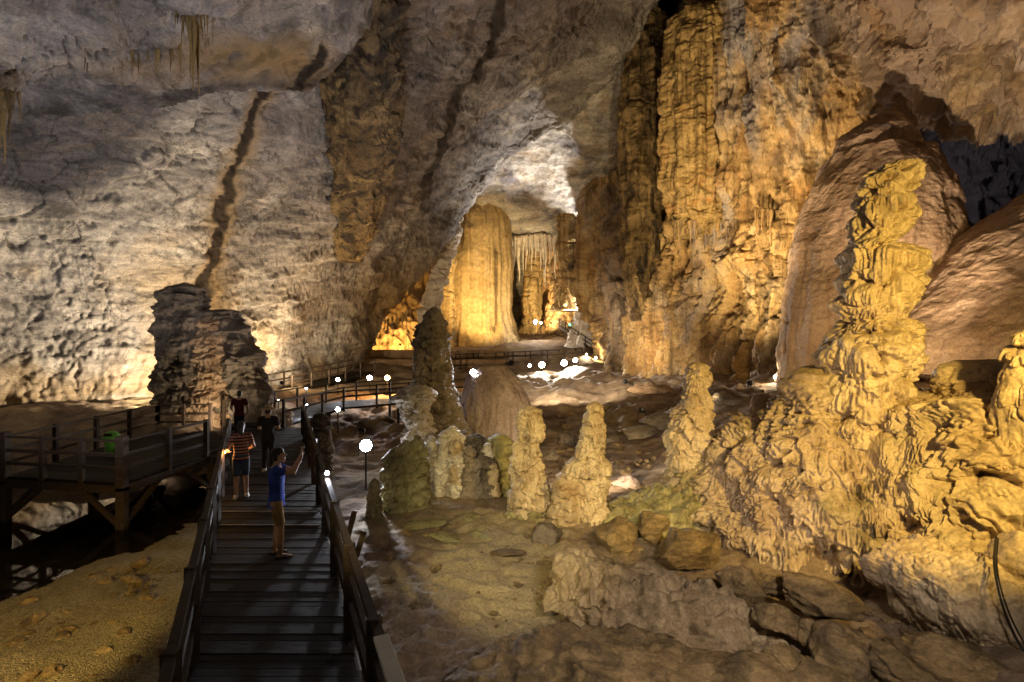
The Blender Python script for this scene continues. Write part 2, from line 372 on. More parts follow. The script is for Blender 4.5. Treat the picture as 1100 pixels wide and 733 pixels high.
# low rims and terraces of the middle plateau
tz = pf[:, 2]*3.2+.9*fbm(pf*.18, 3, 31); tf = tz-np.floor(tz)
df += far*.22*(sstep(.0, .25, tf)-tf)
# clods and rubble underfoot on the right
clod = np.clip(ridged(pf*1.9, 3, 41)-.35, 0, 1)*(1-gravel)*sstep(-1.8, -.5, pf[:, 0]+.45*(pf[:, 1]-5.2))*sstep(17, 12, pf[:, 1])
df += .075*clod+.012*fbm(pf*9, 2, 44)*(1-gravel)
df *= .25+.75*sstep(2, 4, pf[:, 1])
df = df*(.35+.65*(1-gravel))+gravel*.016*fbm(pf*14, 2, 50)
df += gravel*(.10*fbm(pf*.5, 2, 60))
pf2 = pf.copy(); pf2[:, 2] += df
sand = sstep(.1, .45, fbm(pf*.35, 3, 71)+.6*np.exp(-(((pf[:, 0]+2.0)/2.4)**2+((pf[:, 1]-11.5)/2.6)**2)))*sstep(1.8, .6, pf[:, 0])
m, nt = M_('cave_floor'); L = nt.links
geo = nd(nt, 'ShaderNodeNewGeometry'); vec = geo.outputs['Position']
c1 = ramp(nt, [(.3, (.13, .09, .065)), (.5, (.24, .175, .125)), (.7, (.36, .28, .20))]); L.new(noise_tex(nt, vec, .9, 9, .66, .4), c1.inputs[0])
at = nd(nt, 'ShaderNodeAttribute', attribute_name='sand'); col = mixc(nt, at.outputs['Fac'], c1.outputs[0], (.35, .275, .17))
c2 = ramp(nt, [(.28, (.20, .155, .09)), (.5, (.31, .25, .15)), (.72, (.42, .35, .23))])
v = nd(nt, 'ShaderNodeTexVoronoi', i={'Scale': 42.0, 'Randomness': 1.0}); L.new(vec, v.inputs['Vector'])
sepc = nd(nt, 'ShaderNodeSeparateColor'); L.new(v.outputs['Color'], sepc.inputs[0])
mxv = nd(nt, 'ShaderNodeMath', operation='MULTIPLY_ADD', i={1: .30, 2: .12}); L.new(sepc.outputs[0], mxv.inputs[0])
ad = nd(nt, 'ShaderNodeMath', operation='MULTIPLY_ADD', i={1: .55}); L.new(noise_tex(nt, vec, 1.1, 8, .7), ad.inputs[0]); L.new(mxv.outputs[0], ad.inputs[2])
L.new(ad.outputs[0], c2.inputs[0])
ag = nd(nt, 'ShaderNodeAttribute', attribute_name='gravel'); col = mixc(nt, ag.outputs['Fac'], col, c2.outputs[0])
cf = ramp(nt, [(.3, (.6,)*3), (.7, (1.3,)*3)]); L.new(noise_tex(nt, vec, 17, 6, .7), cf.inputs[0]); col = mixc(nt, 1.0, col, cf.outputs[0], 'MULTIPLY')
b = nd(nt, 'ShaderNodeBsdfPrincipled', i={'Roughness': .82, 'Specular IOR Level': .25}); L.new(col, b.inputs['Base Color'])
hs = noise_tex(nt, vec, 7, 9, .7, .4); vi = nd(nt, 'ShaderNodeMath', operation='MULTIPLY', i={1: -.5}); L.new(v.outputs['Distance'], vi.inputs[0])
vm = nd(nt, 'ShaderNodeMath', operation='MULTIPLY'); L.new(vi.outputs[0], vm.inputs[0]); L.new(ag.outputs['Fac'], vm.inputs[1])
ha = nd(nt, 'ShaderNodeMath', operation='ADD'); L.new(hs, ha.inputs[0]); L.new(vm.outputs[0], ha.inputs[1])
bp = nd(nt, 'ShaderNodeBump', i={'Strength': .75, 'Distance': .10}); L.new(ha.outputs[0], bp.inputs['Height']); L.new(bp.outputs[0], b.inputs['Normal'])
o = nd(nt, 'ShaderNodeOutputMaterial'); L.new(b.outputs[0], o.inputs[0]); MAT['floor'] = m
tag(link('cave_floor', mesh_np('cave_floor', pf2, grid_quads(nr, nc), attrs={'gravel': gravel, 'sand': sand}), m), kind='structure')
def gz(x, y):
    return float(floor_z(x, y)[0])

# still pool under the platform
m, nt = M_('pool_water'); L = nt.links
fr = nd(nt, 'ShaderNodeFresnel', i={'IOR': 1.33})
gl = nd(nt, 'ShaderNodeBsdfGlossy', i={'Roughness': .02, 'Color': (1, 1, 1, 1)})
tr = nd(nt, 'ShaderNodeBsdfTransparent', i={'Color': (.62, .52, .34, 1)})
mx = nd(nt, 'ShaderNodeMixShader'); L.new(fr.outputs[0], mx.inputs[0]); L.new(tr.outputs[0], mx.inputs[1]); L.new(gl.outputs[0], mx.inputs[2])
nz = nd(nt, 'ShaderNodeTexNoise', i={'Scale': 1.2, 'Detail': 2.0}); bp = nd(nt, 'ShaderNodeBump', i={'Strength': .03, 'Distance': .02}); L.new(nz.outputs[0], bp.inputs['Height'])
L.new(bp.outputs[0], gl.inputs['Normal']); L.new(bp.outputs[0], fr.inputs['Normal'])
o = nd(nt, 'ShaderNodeOutputMaterial'); L.new(mx.outputs[0], o.inputs[0])
ys = np.linspace(7.5, 20, 18); Yw = np.repeat(ys[:, None], 24, 1); Xw = -26+(-2.6-.507*(Yw-5.2)+26)*np.linspace(0, 1, 24)[None]; wv = np.stack([Xw, Yw, np.full_like(Xw, -1.1)], -1).reshape(-1, 3)
tag(link('pool_water', mesh_np('pool_water', wv, grid_quads(18, 24)), m), kind='structure')

# ------------------------------------------------------------------ left wall: the great leaning slab that becomes the ceiling
def wp(x, y, z): return np.array([x, y, z], float)
cols = [
 [W(-420,520,14), W(-420,330,13.5), W(-430,180,13), W(-440,60,12), W(-460,-60,10.5), wp(-11,3,12.5), wp(-10,-9,13)],
 [W(-180,500,17.5), W(-170,330,17.5), W(-165,200,16.5), W(-160,90,15), W(-150,-10,12.5), wp(-7.5,4,13), wp(-7,-9,13.5)],
 [W(0,475,21.8), W(15,340,22.5), W(15,220,20.5), W(20,100,18), W(20,-5,14.5), wp(-4.5,5,13.5), wp(-4,-9,14)],
 [W(162,470,25.5), W(162,330,26.5), W(160,220,23.8), W(165,100,20.5), W(175,-5,16.2), wp(-2,6,14.3), wp(-1,-9,14.5)],
 [W(283,430,36), W(290,325,35), W(300,220,30.5), W(310,105,24.5), W(325,-5,19.5), wp(0,7,15.3), wp(2,-9,15)],
 [W(352,415,45), W(365,305,41.5), W(395,200,34.5), W(415,100,28), W(440,-5,22.5), wp(3,8,16.3), wp(5,-9,15.5)],
 [W(412,335,50), W(432,255,46), W(470,165,38.5), W(500,80,31), W(535,-5,25.5), wp(6,9,17.5), wp(8,-9,16)],
 [W(484,240,53), W(508,185,49), W(545,120,42), W(585,50,34), W(620,-10,28.5), wp(10,9,18.5), wp(11,-9,16.5)],
 [W(540,178,54), W(560,148,50), W(590,102,44), W(626,45,36.5), W(655,-15,30.5), wp(13.5,9,19), wp(14,-9,17)],
 [W(610,130,50), W(629,108,47.5), W(650,80,43.5), W(671,40,38), W(712,-15,32), wp(17.5,9,19), wp(17,-9,17)],
 [W(645,112,54), W(655,96,52), W(666,75,49), W(684,40,45), W(724,-25,40), wp(20,10,20.5), wp(19,-9,18)],
]
lip = [W(-420,560,15), W(-180,560,18.5), W(0,560,23), W(162,560,27), W(283,500,37.5), W(356,430,48), W(405,338,56), W(468,240,60), W(540,170,62), W(612,119,58), W(648,101,62)]
rows = [[lip[i]]+[]+c for i, c in enumerate(cols)]
rows = np.swapaxes(np.array(rows), 0, 1)
P = lattice(rows, 470, 860)
ledge_x = [-500, -100, 0, 40, 90, 150, 185, 230, 270, 300, 350, 420]; ledge_y = [150, 118, 103, 90, 84, 85, 72, 68, 60, 64, 40, -40]
CR = [(330, 18), (300, 42), (272, 88), (262, 140), (247, 196), (236, 250), (222, 300), (212, 345)]
ST1 = [(538, -10), (522, 48), (498, 98), (476, 150), (452, 210), (445, 240)]
ST2 = [(514, 0), (494, 50), (480, 90)]
PA1 = [(597, -10), (575, 60), (556, 110), (545, 135)]
def slab_disp(p, n):
    x, y = px_of(p)
    front = p[:, 1] > 3
    bedv = (p@np.array([.25, -.35, .9], np.float32))
    q = np.stack([p[:, 0]*.22, p[:, 1]*.22, bedv*1.0], 1)
    d = .75*fbm(p*.11, 3, 2)+.20*fbm(p*.40, 4, 8, .5)
    d += .13*np.clip(fbm(q, 5, 14, .6), -.8, .8)
    st = bedv*.55+1.1*fbm(p*.14, 3, 19); f = st-np.floor(st)
    d += .22*(sstep(0, .10, f)-f)                                 # broken bedding steps
    c1, c2, ci_ = worley(p*.55*np.array([1, 1, 1.6], np.float32)+.5*fbm(p*.6, 3, 25)[:, None], 3)
    d += .14*(ci_-.5)-.14*np.exp(-((c2-c1)/.035)**2)              # joints and spalled plates
    ly = np.interp(x, ledge_x, ledge_y)+5*perlin(np.stack([x*.05, x*0, x*0], 1), 5)
    t = sstep(4, -3, y-ly)*front*sstep(440, 330, x)
    d += .95*t
    jag = 7*perlin(p*.9, 33)
    dist, tt = poly_dist(x+jag, y+jag*.4, CR)
    wd = 2.2+2.8*np.sin(np.clip(tt, 0, 1)*math.pi)
    d -= front*.07*np.exp(-(dist/wd)**2)
    d += front*sstep(330, 390, x)*sstep(150, 260, y)*.35*ridged(p*.28, 3, 61)
    low = sstep(230, 330, y)*sstep(300, 240, x)
    d += low*(.13*fbm(p*.8, 4, 81)+.08*ridged(p*1.7, 3, 83)); d += .05*ridged(p*2.6, 3, 85)+.03*fbm(p*6, 2, 86)
    return d*(.4+.6*sstep(-4, 4, p[:, 1]))
def slab_attr(p):
    x, y = px_of(p); fr = (p[:, 1] > 3)
    jag = 7*perlin(p*.9, 33)
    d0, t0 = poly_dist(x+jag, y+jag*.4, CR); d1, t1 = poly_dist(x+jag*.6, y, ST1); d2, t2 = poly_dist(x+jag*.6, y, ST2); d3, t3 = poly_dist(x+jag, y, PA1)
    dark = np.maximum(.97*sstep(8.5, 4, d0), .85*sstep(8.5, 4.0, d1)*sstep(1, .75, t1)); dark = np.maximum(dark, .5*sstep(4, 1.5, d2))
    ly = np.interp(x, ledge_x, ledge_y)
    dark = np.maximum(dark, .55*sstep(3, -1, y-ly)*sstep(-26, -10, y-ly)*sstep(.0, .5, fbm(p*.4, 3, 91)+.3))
    och = np.maximum(sstep(22, 4, d0)*.6, .8*np.exp(-(((x-300)/190)**2+((y-25)/26)**2))*sstep(-.2, .5, fbm(p*.5, 4, 77)+.2))
    och = np.maximum(och, .50*sstep(250, 420, y)*sstep(-.25, .55, fbm(p*.22, 4, 78)))
    och = np.maximum(och, .9*sstep(345, 420, x)*sstep(270, 345, y+.25*(x-350)))
    c1, c2, ci_ = worley(p*.55*np.array([1, 1, 1.6], np.float32)+.5*fbm(p*.6, 3, 25)[:, None], 3)
    dark = np.maximum(dark, .75*sstep(.045, .012, c2-c1)*sstep(-.1, .3, fbm(p*.3, 3, 95)))
    dark = np.maximum(dark, 0.34*np.exp(-(((x-330)/95)**2+((y-235)/75)**2))*sstep(-.45, .35, fbm(p*.35, 4, 97)))
    dark = np.maximum(dark, .30*sstep(330, 400, x)*sstep(-.2, .5, fbm(p*.16, 4, 98)))
    pale = .55*sstep(16, 3, d3)*sstep(-.2, .4, fbm(p*1.1, 3, 79))+.7*np.exp(-(((x-410)/26)**2+((y-128)/20)**2))
    return {'dark': dark*fr, 'ochre': och*fr, 'pale': pale*fr}
tag(surface('cave_ceiling', P, slab_disp, MAT['slab'], slab_attr), kind='structure')

# ------------------------------------------------------------------ inner vault and back wall beyond the arch
rows = [
 [W(330,60,52), W(430,60,52), W(520,60,50), W(600,60,47), W(680,60,45), W(760,60,50)],
 [W(330,130,58), W(430,125,57), W(520,125,54), W(600,122,51), W(655,130,50), W(740,130,54)],
 [W(330,200,66), W(430,190,64), W(520,180,60), W(600,172,57), W(650,180,56), W(720,190,58)],
 [W(330,250,74), W(430,240,72), W(520,225,68), W(600,215,64), W(655,225,61), W(720,240,62)],
 [W(320,290,80), W(430,280,79), W(520,265,78), W(600,262,74), W(665,270,68), W(720,280,66)],
 [W(310,330,74), W(430,325,80), W(520,315,84), W(600,310,80), W(668,320,72), W(720,320,68)],
 [W(290,420,66), W(430,390,74), W(520,385,84), W(600,385,82), W(670,385,74), W(720,390,68)],
]
P = lattice(rows, 330, 300)
def vault_disp(p, n):
    low = sstep(16, 11, p[:, 2])
    d = .9*fbm(p*.09, 3, 5)+.5*fbm(p*.3, 4, 6)+.25*ridged(p*np.array([.25, .25, .9]), 4, 7)
    return d*(1-.4*low)+low*(.7*flute(p, .55, 12, .06)+.5*drip(p*.22, .5, .6, 6, 3)*2)
tag(surface('cave_wall', P, vault_disp, MAT['vault']), kind='structure')

# orange-stained back wall of the alcove under the slab
rows = [
 [W(290,225,60), W(350,225,62), W(410,225,64), W(470,225,66), W(530,225,78)],
 [W(290,290,60), W(350,290,62), W(410,290,64), W(468,290,66), W(520,290,80)],
 [W(290,345,57), W(350,345,58), W(410,345,60), W(465,345,63), W(515,345,79)],
 [W(290,385,55), W(350,385,56), W(410,385,57), W(462,385,61), W(510,385,77)],
 [W(290,430,55), W(350,430,56), W(410,430,57), W(460,430,60), W(505,430,76)],
]
P = lattice(rows, 170, 220)
tag(surface('cave_wall', P, lambda p, n: .6*fbm(p*.16, 3, 5)+.55*flute(p, .7, 22, .05)+.3*fbm(p*.7, 3, 6), MAT['olive']), kind='structure')

# ------------------------------------------------------------------ right wall
over = [wp(16,22,24), wp(18,18,23), wp(19,14,21.5), wp(20,10,20.5), wp(20,7,19.5), wp(20,3,18.5), wp(20,-2,17.5), wp(20,-8,17)]
colsR = [
 [W(655,425,58), W(648,370,57), W(632,300,60), W(634,220,60), W(650,150,56), W(670,70,50), W(700,-60,44)],
 [W(702,430,45), W(700,370,45), W(692,300,48), W(694,200,53), W(702,100,57), W(728,20,59), W(745,-90,54)],
 [W(762,430,38), W(758,370,38.5), W(755,290,39.5), W(762,195,38), W(768,95,38), W(780,0,37), W(790,-100,35)],
 [W(850,450,30), W(848,370,31), W(845,290,32), W(850,195,31.5), W(850,95,31), W(855,0,30), W(865,-110,27)],
 [W(950,450,27), W(950,370,28), W(950,290,29), W(950,200,29), W(950,95,27.5), W(955,0,25), W(962,-110,22)],
 [W(1040,450,25), W(1045,370,27), W(1050,290,29), W(1055,200,29), W(1052,90,23.5), W(1058,0,21), W(1070,-110,18)],
 [W(1130,450,23), W(1135,370,24), W(1140,290,27), W(1145,200,28), W(1130,85,21.5), W(1130,0,19), W(1150,-110,16)],
 [W(1400,450,17), W(1400,370,18), W(1400,290,19), W(1400,200,19), W(1400,85,17), W(1400,0,15), W(1450,-120,12)],
]
rows = np.swapaxes(np.array([c+[over[i]] for i, c in enumerate(colsR)]), 0, 1)
P = lattice(rows, 500, 620)
def right_disp(p, n):
    x, y = px_of(p)
    d = 1.0*fbm(p*.13, 3, 4)+.42*fbm(p*.5, 4, 11)
    d += .75*flute(p, .55, 17, .05)+.38*flute(p, 1.4, 18, .06)+.20*flute(p, 3.2, 19, .07)
    lowd = sstep(200, 290, y+12*perlin(p*.4, 3))
    d += (.16+.6*lowd)*(drip(p, 3.0, 1.4, 2.2, 5)-.4)+(.14+.20*lowd)*(drip(p, 1.3, .7, 4, 15)-.4)
    d += .22*ridged(p*np.array([1.2, 1.2, .3]), 3, 71)+.10*ridged(p*np.array([3, 3, .9]), 3, 73)
    # ragged hanging fringe over the dark alcove at the right
    fr = 92+10*perlin(np.stack([x*.06, x*0, x*0], 1), 9)+14*np.abs(perlin(np.stack([x*.22, x*0, x*0], 1), 10))
    alc = sstep(965, 990, x)*sstep(fr-4, fr+4, y)
    d -= 2.4*alc
    d += 1.0*sstep(960, 985, x)*sstep(fr+6, fr-6, y)
    alc2 = np.exp(-(((x-905)/14)**2+((y-172)/26)**2)); d -= 1.4*alc2
    alc3 = np.exp(-(((x-800)/34)**2+((y-318)/26)**2)); d -= 1.1*alc3
    return d*sstep(-4, 12, p[:, 1])
def right_attr(p):
    x, y = px_of(p); nz = .5*fbm(p*.4, 4, 55)
    v = sstep(975, 1010, x)*sstep(95, 115, y)
    v = np.maximum(v, .7*np.exp(-((x-826)/9)**2)*sstep(230, 120, y)*sstep(-.3, .3, nz+.1))
    v = np.maximum(v, .6*np.exp(-((x-672)/16)**2)*sstep(-.2, .3, nz))
    pl = sstep(880, 960, x)*sstep(118, 70, y)*sstep(-.45, .25, nz)
    return {'violet': v, 'pale': pl*.9}
tag(surface('cave_wall', P, right_disp, MAT['rust'], right_attr), kind='structure')
# ------------------------------------------------------------------ speleothems
def pinterp(t, tk, v):
    """monotone-ish smooth interpolation"""
    n = 4001; tt = np.linspace(tk[0], tk[-1], n); y = np.interp(tt, tk, v)
    k = max(3, int(n/len(tk)*.35)); ker = np.hanning(k+2)[1:-1]; ker /= ker.sum()
    ys = np.convolve(np.pad(y, (k, k), mode='edge'), ker, 'same')[k:-k]
    return np.interp(t, tt, ys)
def lathe_world(prof_w, nu, nv, disp, seed, squash=1.0, follow=False):
    """prof_w: rows (z, x, y, r) top -> bottom, horizontal rings"""
    a = np.array(prof_w, float); z = a[:, 0]
    L_ = np.concatenate([[0], np.cumsum(np.hypot(np.diff(z), np.diff(a[:, 3]))+1e-6)]); L_ /= L_[-1]
    t = np.linspace(0, 1, nv)
    Z = np.interp(t, L_, z); Xc = pinterp(t, L_, a[:, 1]); Yc = pinterp(t, L_, a[:, 2]); R = pinterp(t, L_, a[:, 3])
    r0 = a[0, 3]; cap = min(.06, 1.3*r0/(abs(z[0]-z[-1])+1e-6)+.01)
    R = R*np.sqrt(np.clip(1-np.clip(1-t/cap, 0, 1)**2, 0, 1)+1e-4)
    th = np.linspace(0, 2*np.pi, nu, endpoint=False)
    C, S = np.cos(th)[None], np.sin(th)[None]
    p = np.stack([Xc[:, None]+R[:, None]*C, Yc[:, None]+R[:, None]*S*squash, np.repeat(Z[:, None], nu, 1)], -1).reshape(-1, 3).astype(np.float32)
    n = np.stack([np.repeat(C, nv, 0), np.repeat(S, nv, 0), np.zeros((nv, nu))], -1).reshape(-1, 3)
    Rr = np.repeat(R, nu)
    pc = p-np.repeat(np.stack([Xc, Yc, 0*Xc], 1), nu, 0).astype(np.float32) if follow else p
    d = disp(pc, Rr)
    d = np.maximum(d, -.6*Rr)
    lift = np.repeat(np.clip(1-t/cap, 0, 1), nu)
    p = p+n*d[:, None]; p[:, 2] += lift*.3*d
    quads = grid_quads(nv, nu, True)[:, ::-1]
    apex = p[:nu].mean(0); base = p[-nu:].mean(0); i0 = len(p)
    p = np.concatenate([p, [apex, base]])
    ar = np.arange(nu); b = (nv-1)*nu
    tris = np.concatenate([np.stack([np.full(nu, i0), ar, (ar+1) % nu], 1), np.stack([np.full(nu, i0+1), b+(ar+1) % nu, b+ar], 1)])
    return p, quads, tris
def dispo(drip_=None, flu=None, nz=None, rid=None, seed=0, knob=None, vr=None, tilt=None, comb=None):
    def f(p, R):
        d = 0
        q = p
        if nz: d = d+nz[1]*fbm(q*nz[0], 4, seed+1)
        if tilt is not None: q = np.stack([p[:, 0], (p[:, 1]-tilt*p[:, 2]), (p[:, 2]+tilt*p[:, 1])], 1).astype(np.float32)/np.array([1, math.hypot(1, tilt), math.hypot(1, tilt)], np.float32)
        if drip_: d = d+drip_[3]*(drip(q, drip_[0], drip_[1], drip_[2], seed+2)-.35)
        if flu: d = d+flu[1]*flute(q, flu[0], seed+3, flu[2] if len(flu) > 2 else .07)
        if rid: d = d+rid[1]*ridged(q*rid[0], 3, seed+4)
        if comb: d = d+comb[1]*(1-2*np.abs(perlin(np.stack([q[:, 0]*comb[0], q[:, 1]*comb[0]*.25, q[:, 2]*comb[0]*.16], 1), seed+7)))-comb[1]*1.2*np.clip(perlin(np.stack([q[:, 0]*1.5, q[:, 1]*1.5, q[:, 2]*3.2], 1), seed+9), 0, 1)
        if vr: d = d+vr[1]*ridged(q*np.array([vr[0], vr[0], vr[0]*.18], np.float32), 4, seed+6, .6)
        if knob:
            f1, f2, c = worley(q*knob[0], seed+5); d = d+knob[1]*(np.clip(1-f1*f1*1.3, 0, 1)-.4)
        taper = np.clip(R/(np.max(R)*.25+1e-6), .25, 1)
        return d*taper
    return f
def dispo2(drips, nz, rid, seed):
    def f(p, R):
        d = nz[1]*fbm(p*nz[0], 4, seed+1)+rid[1]*ridged(p*rid[0], 3, seed+4)
        for k, (h, ce, F, am) in enumerate(drips): d = d+am*(drip(p, h, ce, F, seed+20*k+2)-.62)
        return d*np.clip(R/(np.max(R)*.25+1e-6), .25, 1)
    return f
def stal(name, label, cat, d, prof, mat, disp, group=None, res=1.15, squash=1.0, dd=None, parent=None, follow=False):
    """prof rows: (y_px, centre_px, half_width_px[, extra depth m]) top -> bottom, at distance d"""
    rows = []
    for r in prof:
        d_ = d+(r[3] if len(r) > 3 else 0)
        c = W(r[1], r[0], d_); rows.append((c[2], c[0], c[1], max(r[2], .5)*d_/FP))
    hpx = prof[-1][0]-prof[0][0]; wpx = max(r[2] for r in prof)
    nv = int(np.clip(hpx*1.5*res, 50, 560)); nu = int(np.clip(2*np.pi*wpx*.75*res, 40, 640))
    p, q, t = lathe_world(rows, nu, nv, disp, 0, squash, follow)
    base = np.array([rows[-1][1], rows[-1][2], rows[-1][0]])
    o = link(name, mesh_np(name, p-base, q, tris=t), MAT[mat], parent, base if parent is None else None)
    if parent is None: tag(o, label, cat, group)
    return o
def ico(sub):
    bm = bmesh.new(); bmesh.ops.create_icosphere(bm, subdivisions=sub, radius=1)
    v = np.array([x.co[:] for x in bm.verts], np.float32); f = np.array([[x.index for x in p.verts] for p in bm.faces], np.int32); bm.free()
    return v, f
ICO = {k: ico(k) for k in (2, 3, 4, 5, 6, 7)}
def rock(name, label, cat, px, py, d, size, mat, rot=(0, 0, 0), seed=0, sub=5, planes=7, rough=.10, disp=None, group=None, sink=0, pos=None):
    """an angular boulder, size = half extents in metres, centred at the pixel position"""
    v, f = ICO[sub]; rr = np.random.RandomState(seed+100); v = v.copy()
    for k in range(planes):
        n = rr.normal(size=3); n /= np.linalg.norm(n); h = .55+.35*rr.rand()
        s = v@n; ex = np.clip(s-h, 0, None); v = v-ex[:, None]*n*.93
    off = rr.rand(3)*40
    v = v*(1+rough*fbm(v*1.6+off, 5, seed)[:, None]+rough*.5*np.clip(ridged(v*2.2+off, 3, seed+9), -1, 1)[:, None])
    p = v*np.array(size, np.float32)
    R = np.array(Euler([math.radians(a) for a in rot]).to_matrix()); p = p@R.T
    c = W(px, py, d) if pos is None else np.array(pos, float)
    if disp is not None:
        nrm = p/np.array(size)**2; nrm = (v/np.array(size, np.float32))@R.T; nrm /= np.linalg.norm(nrm, axis=1)[:, None]
        p = p+nrm*disp((p+c).astype(np.float32), np.full(len(p), 1.))[:, None]
    o = link(name, mesh_np(name, p, np.zeros((0, 4)), tris=f), MAT[mat], None, c)
    return tag(o, label, cat, group)

# --- the tall pagoda-like stalagmite and the flowstone bank it stands on
D_H = 10.9
stal('stalagmite', 'tall golden tiered stalagmite rising like a pagoda above the flowstone bank', 'stalagmite', D_H,
     [(176,962,5.6),(181,962,14.2),(190,956,22.1),(204,953,24.6),(216,950,22.9),(236,949,22.1),(252,944,18.2),(260,936,15.8),(266,941,24.6),(274,947,33.3),(290,948,33.3),(312,945,31.7),
      (328,936,28.5),(342,938,23.8),(350,940,30.7),(360,942,39.3),(372,938,42.7),(388,934,40.2),(410,930,35.9),(440,926,34.1),(475,925,39.3)], 'cream',
     dispo2(((.85, .55, 8.5, .40), (.40, .30, 15, .045)), nz=(1.3, .10), rid=(5, .010), seed=3), res=1.7)
a = lambda *r: [W(*q) for q in r]
colsB = [
 a((672,640,13),(675,575,13),(680,562,12.6),(685,570,12.3),(690,583,12.0),(690,600,11.7),(690,650,11.4)),
 a((735,600,14),(735,520,13.8),(735,520,13),(735,540,12.5),(735,562,12.1),(732,590,11.6),(730,650,11.2)),
 a((790,560,14),(785,480,13.8),(782,472,12.6),(778,500,12.0),(775,538,11.6),(768,575,11.1),(765,650,10.6)),
 a((835,540,14),(840,470,13.6),(838,454,12.0),(828,490,11.3),(822,533,10.9),(815,577,10.5),(812,650,10.0)),
 a((885,520,14),(888,440,13.2),(884,418,11.6),(880,460,10.8),(884,508,10.4),(890,558,10.0),(893,650,9.5)),
 a((940,520,14),(945,455,13),(945,440,11.6),(950,464,10.3),(952,508,9.9),(955,562,9.5),(960,650,9.0)),
 a((1000,520,14),(1010,455,13),(1012,436,11.0),(1010,462,9.7),(1010,508,9.3),(1012,558,8.95),(1015,660,8.6)),
 a((1060,520,14),(1070,440,12.8),(1068,416,10.4),(1065,452,9.0),(1062,502,8.6),(1062,556,8.35),(1062,660,8.1)),
 a((1200,520,14),(1200,430,12.6),(1190,402,10.2),(1180,440,9.0),(1170,500,8.5),(1165,560,8.25),(1160,660,8.0)),
 a((1400,520,14),(1400,430,12.4),(1370,400,10.6),(1350,440,9.5),(1330,500,9.0),(1320,560,8.7),(1310,660,8.3)),
]
P = lattice(np.swapaxes(np.array(colsB), 0, 1), 480, 760)
def bank_disp(p, n):
    d = .42*fbm(p*.65, 3, 3)+.10*fbm(p*1.9, 3, 7)+.16*ridged(p*np.array([.9, .9, .5]), 2, 9)
    d += .44*(drip(p, 1.0, .80, 7.0, 31)-.4)+.06*(drip(p, .5, .38, 12, 41)-.4)+.010*ridged(p*6, 2, 43)
    return d
MAT['bank'] = stone('bank_flowstone', [(.30, .215, .14), (.46, .35, .235), (.57, .46, .32)], [((.22, .18, .085), .45, .54, .68)], big=.8,
    streak_col=(.20, .13, .065), streak=(4, .5), streak_amt=.6, fine=20, bump=.55, bump_d=.014, rough=.6, spec=.4)
tag(surface('flowstone_bank', P, bank_disp, MAT['bank'], nz=.3), 'broad yellow terraced flowstone bank covered in drip fingers below the tall stalagmite', 'flowstone')
stal('stalagmite', 'glossy bright yellow stalagmite cut off by the right edge', 'stalagmite', 8.4,
     [(352,1112,4),(360,1111,10),(380,1110,18),(410,1110,24),(440,1110,29),(465,1112,27),(500,1112,32),(560,1114,34),(640,1118,40)], 'cream',
     dispo(drip_=(.9, .6, 9, .18), nz=(1.6, .06), seed=23))
rock('boulder', 'rounded yellow knob on top of the flowstone bank right of the tall stalagmite', 'boulder', 1046, 408, 10.2, (.62,.5,.46), 'cream', (10,-14,0), 5, 5, 4, .10,
     dispo(drip_=(.22, .3, 9, .10), seed=5))
rock('boulder', 'low yellow knob in the notch between tall stalagmite and round knob', 'boulder', 993, 446, 10.1, (.52,.5,.24), 'cream', (0,8,0), 8, 5, 4, .1, dispo(drip_=(.22, .3, 9, .08), seed=6))
stal('stalagmite', 'small rounded brown stump on the shaded ledge left of the bank', 'stalagmite', 14.5,
     [(423,818,4),(426,819,8),(440,819,12),(455,820,13),(475,822,16),(500,824,20)], 'tan', dispo(drip_=(.3, .4, 8, .10), nz=(2, .06), seed=61))

# --- big domes behind
stal('flowstone_dome', 'huge bell-shaped brown flowstone dome rising behind the tall stalagmite', 'flowstone dome', 22.5,
     [(118,952,2.5),(124,951,8.3),(131,949,15.7),(137,946,19.9),(145,942,29.8),(158,939,35.6),(164,939,37.3),(168,941,47.2),(182,942,54.6),(205,942,62.1),(232,940,67.9),(262,936,72.0),(300,932,73.7),(340,928,74.5),(380,925,74.5),(420,922,76.2)], 'tan',
     dispo(drip_=(3.2, 3.0, .9, .12), flu=(.75, .12, .05), nz=(.5, .20), rid=(3.2, .03), seed=9), res=1.2)
stal('flowstone_dome', 'large smooth brown flowstone mound filling the right edge behind the bank', 'flowstone dome', 17.5,
     [(150,1222,8),(165,1220,40),(200,1215,92),(232,1212,130),(265,1212,160),(300,1214,192),(330,1216,216),(360,1217,238),(400,1218,256)], 'tan',
     dispo(nz=(.4, .28), rid=(3.5, .035), seed=13), res=.9)

# --- stalagmites of the middle ground
stal('stalagmite', 'slim greenish stalagmite with a bottle neck at the left foot of the bank', 'stalagmite', 13,
     [(389,748,2.8),(394,748,7.4),(402,749,10.1),(414,749,10.1),(420,749,8.3),(428,748,11.0),(437,746,12.0),(444,743,17.5),(456,742,18.4),(470,741,20.2),(488,742,21.2),(505,741,20.2),(520,742,24.8),(545,741,31.3),(580,740,40.5)], 'cream',
     dispo2(((.55, .40, 8.5, .30), (.3, .25, 14, .08)), nz=(1.8, .06), rid=(6, .012), seed=33), res=1.4)
stal('stalagmite', 'yellow hooded stalagmite with stacked drip tiers between dome and boot shape', 'stalagmite', 12.7,
     [(436,568,3.6),(440,568,7.8),(448,569,10.0),(462,569,10.7),(476,567,10.0),(490,566,12.2),(502,566,13.6),(515,567,16.0),(530,570,18.3),(548,573,21.6),(575,576,30.3)], 'cream',
     dispo2(((.50, .36, 9, .28), (.28, .22, 14, .08)), nz=(1.8, .05), rid=(6, .012), seed=43), res=1.5)
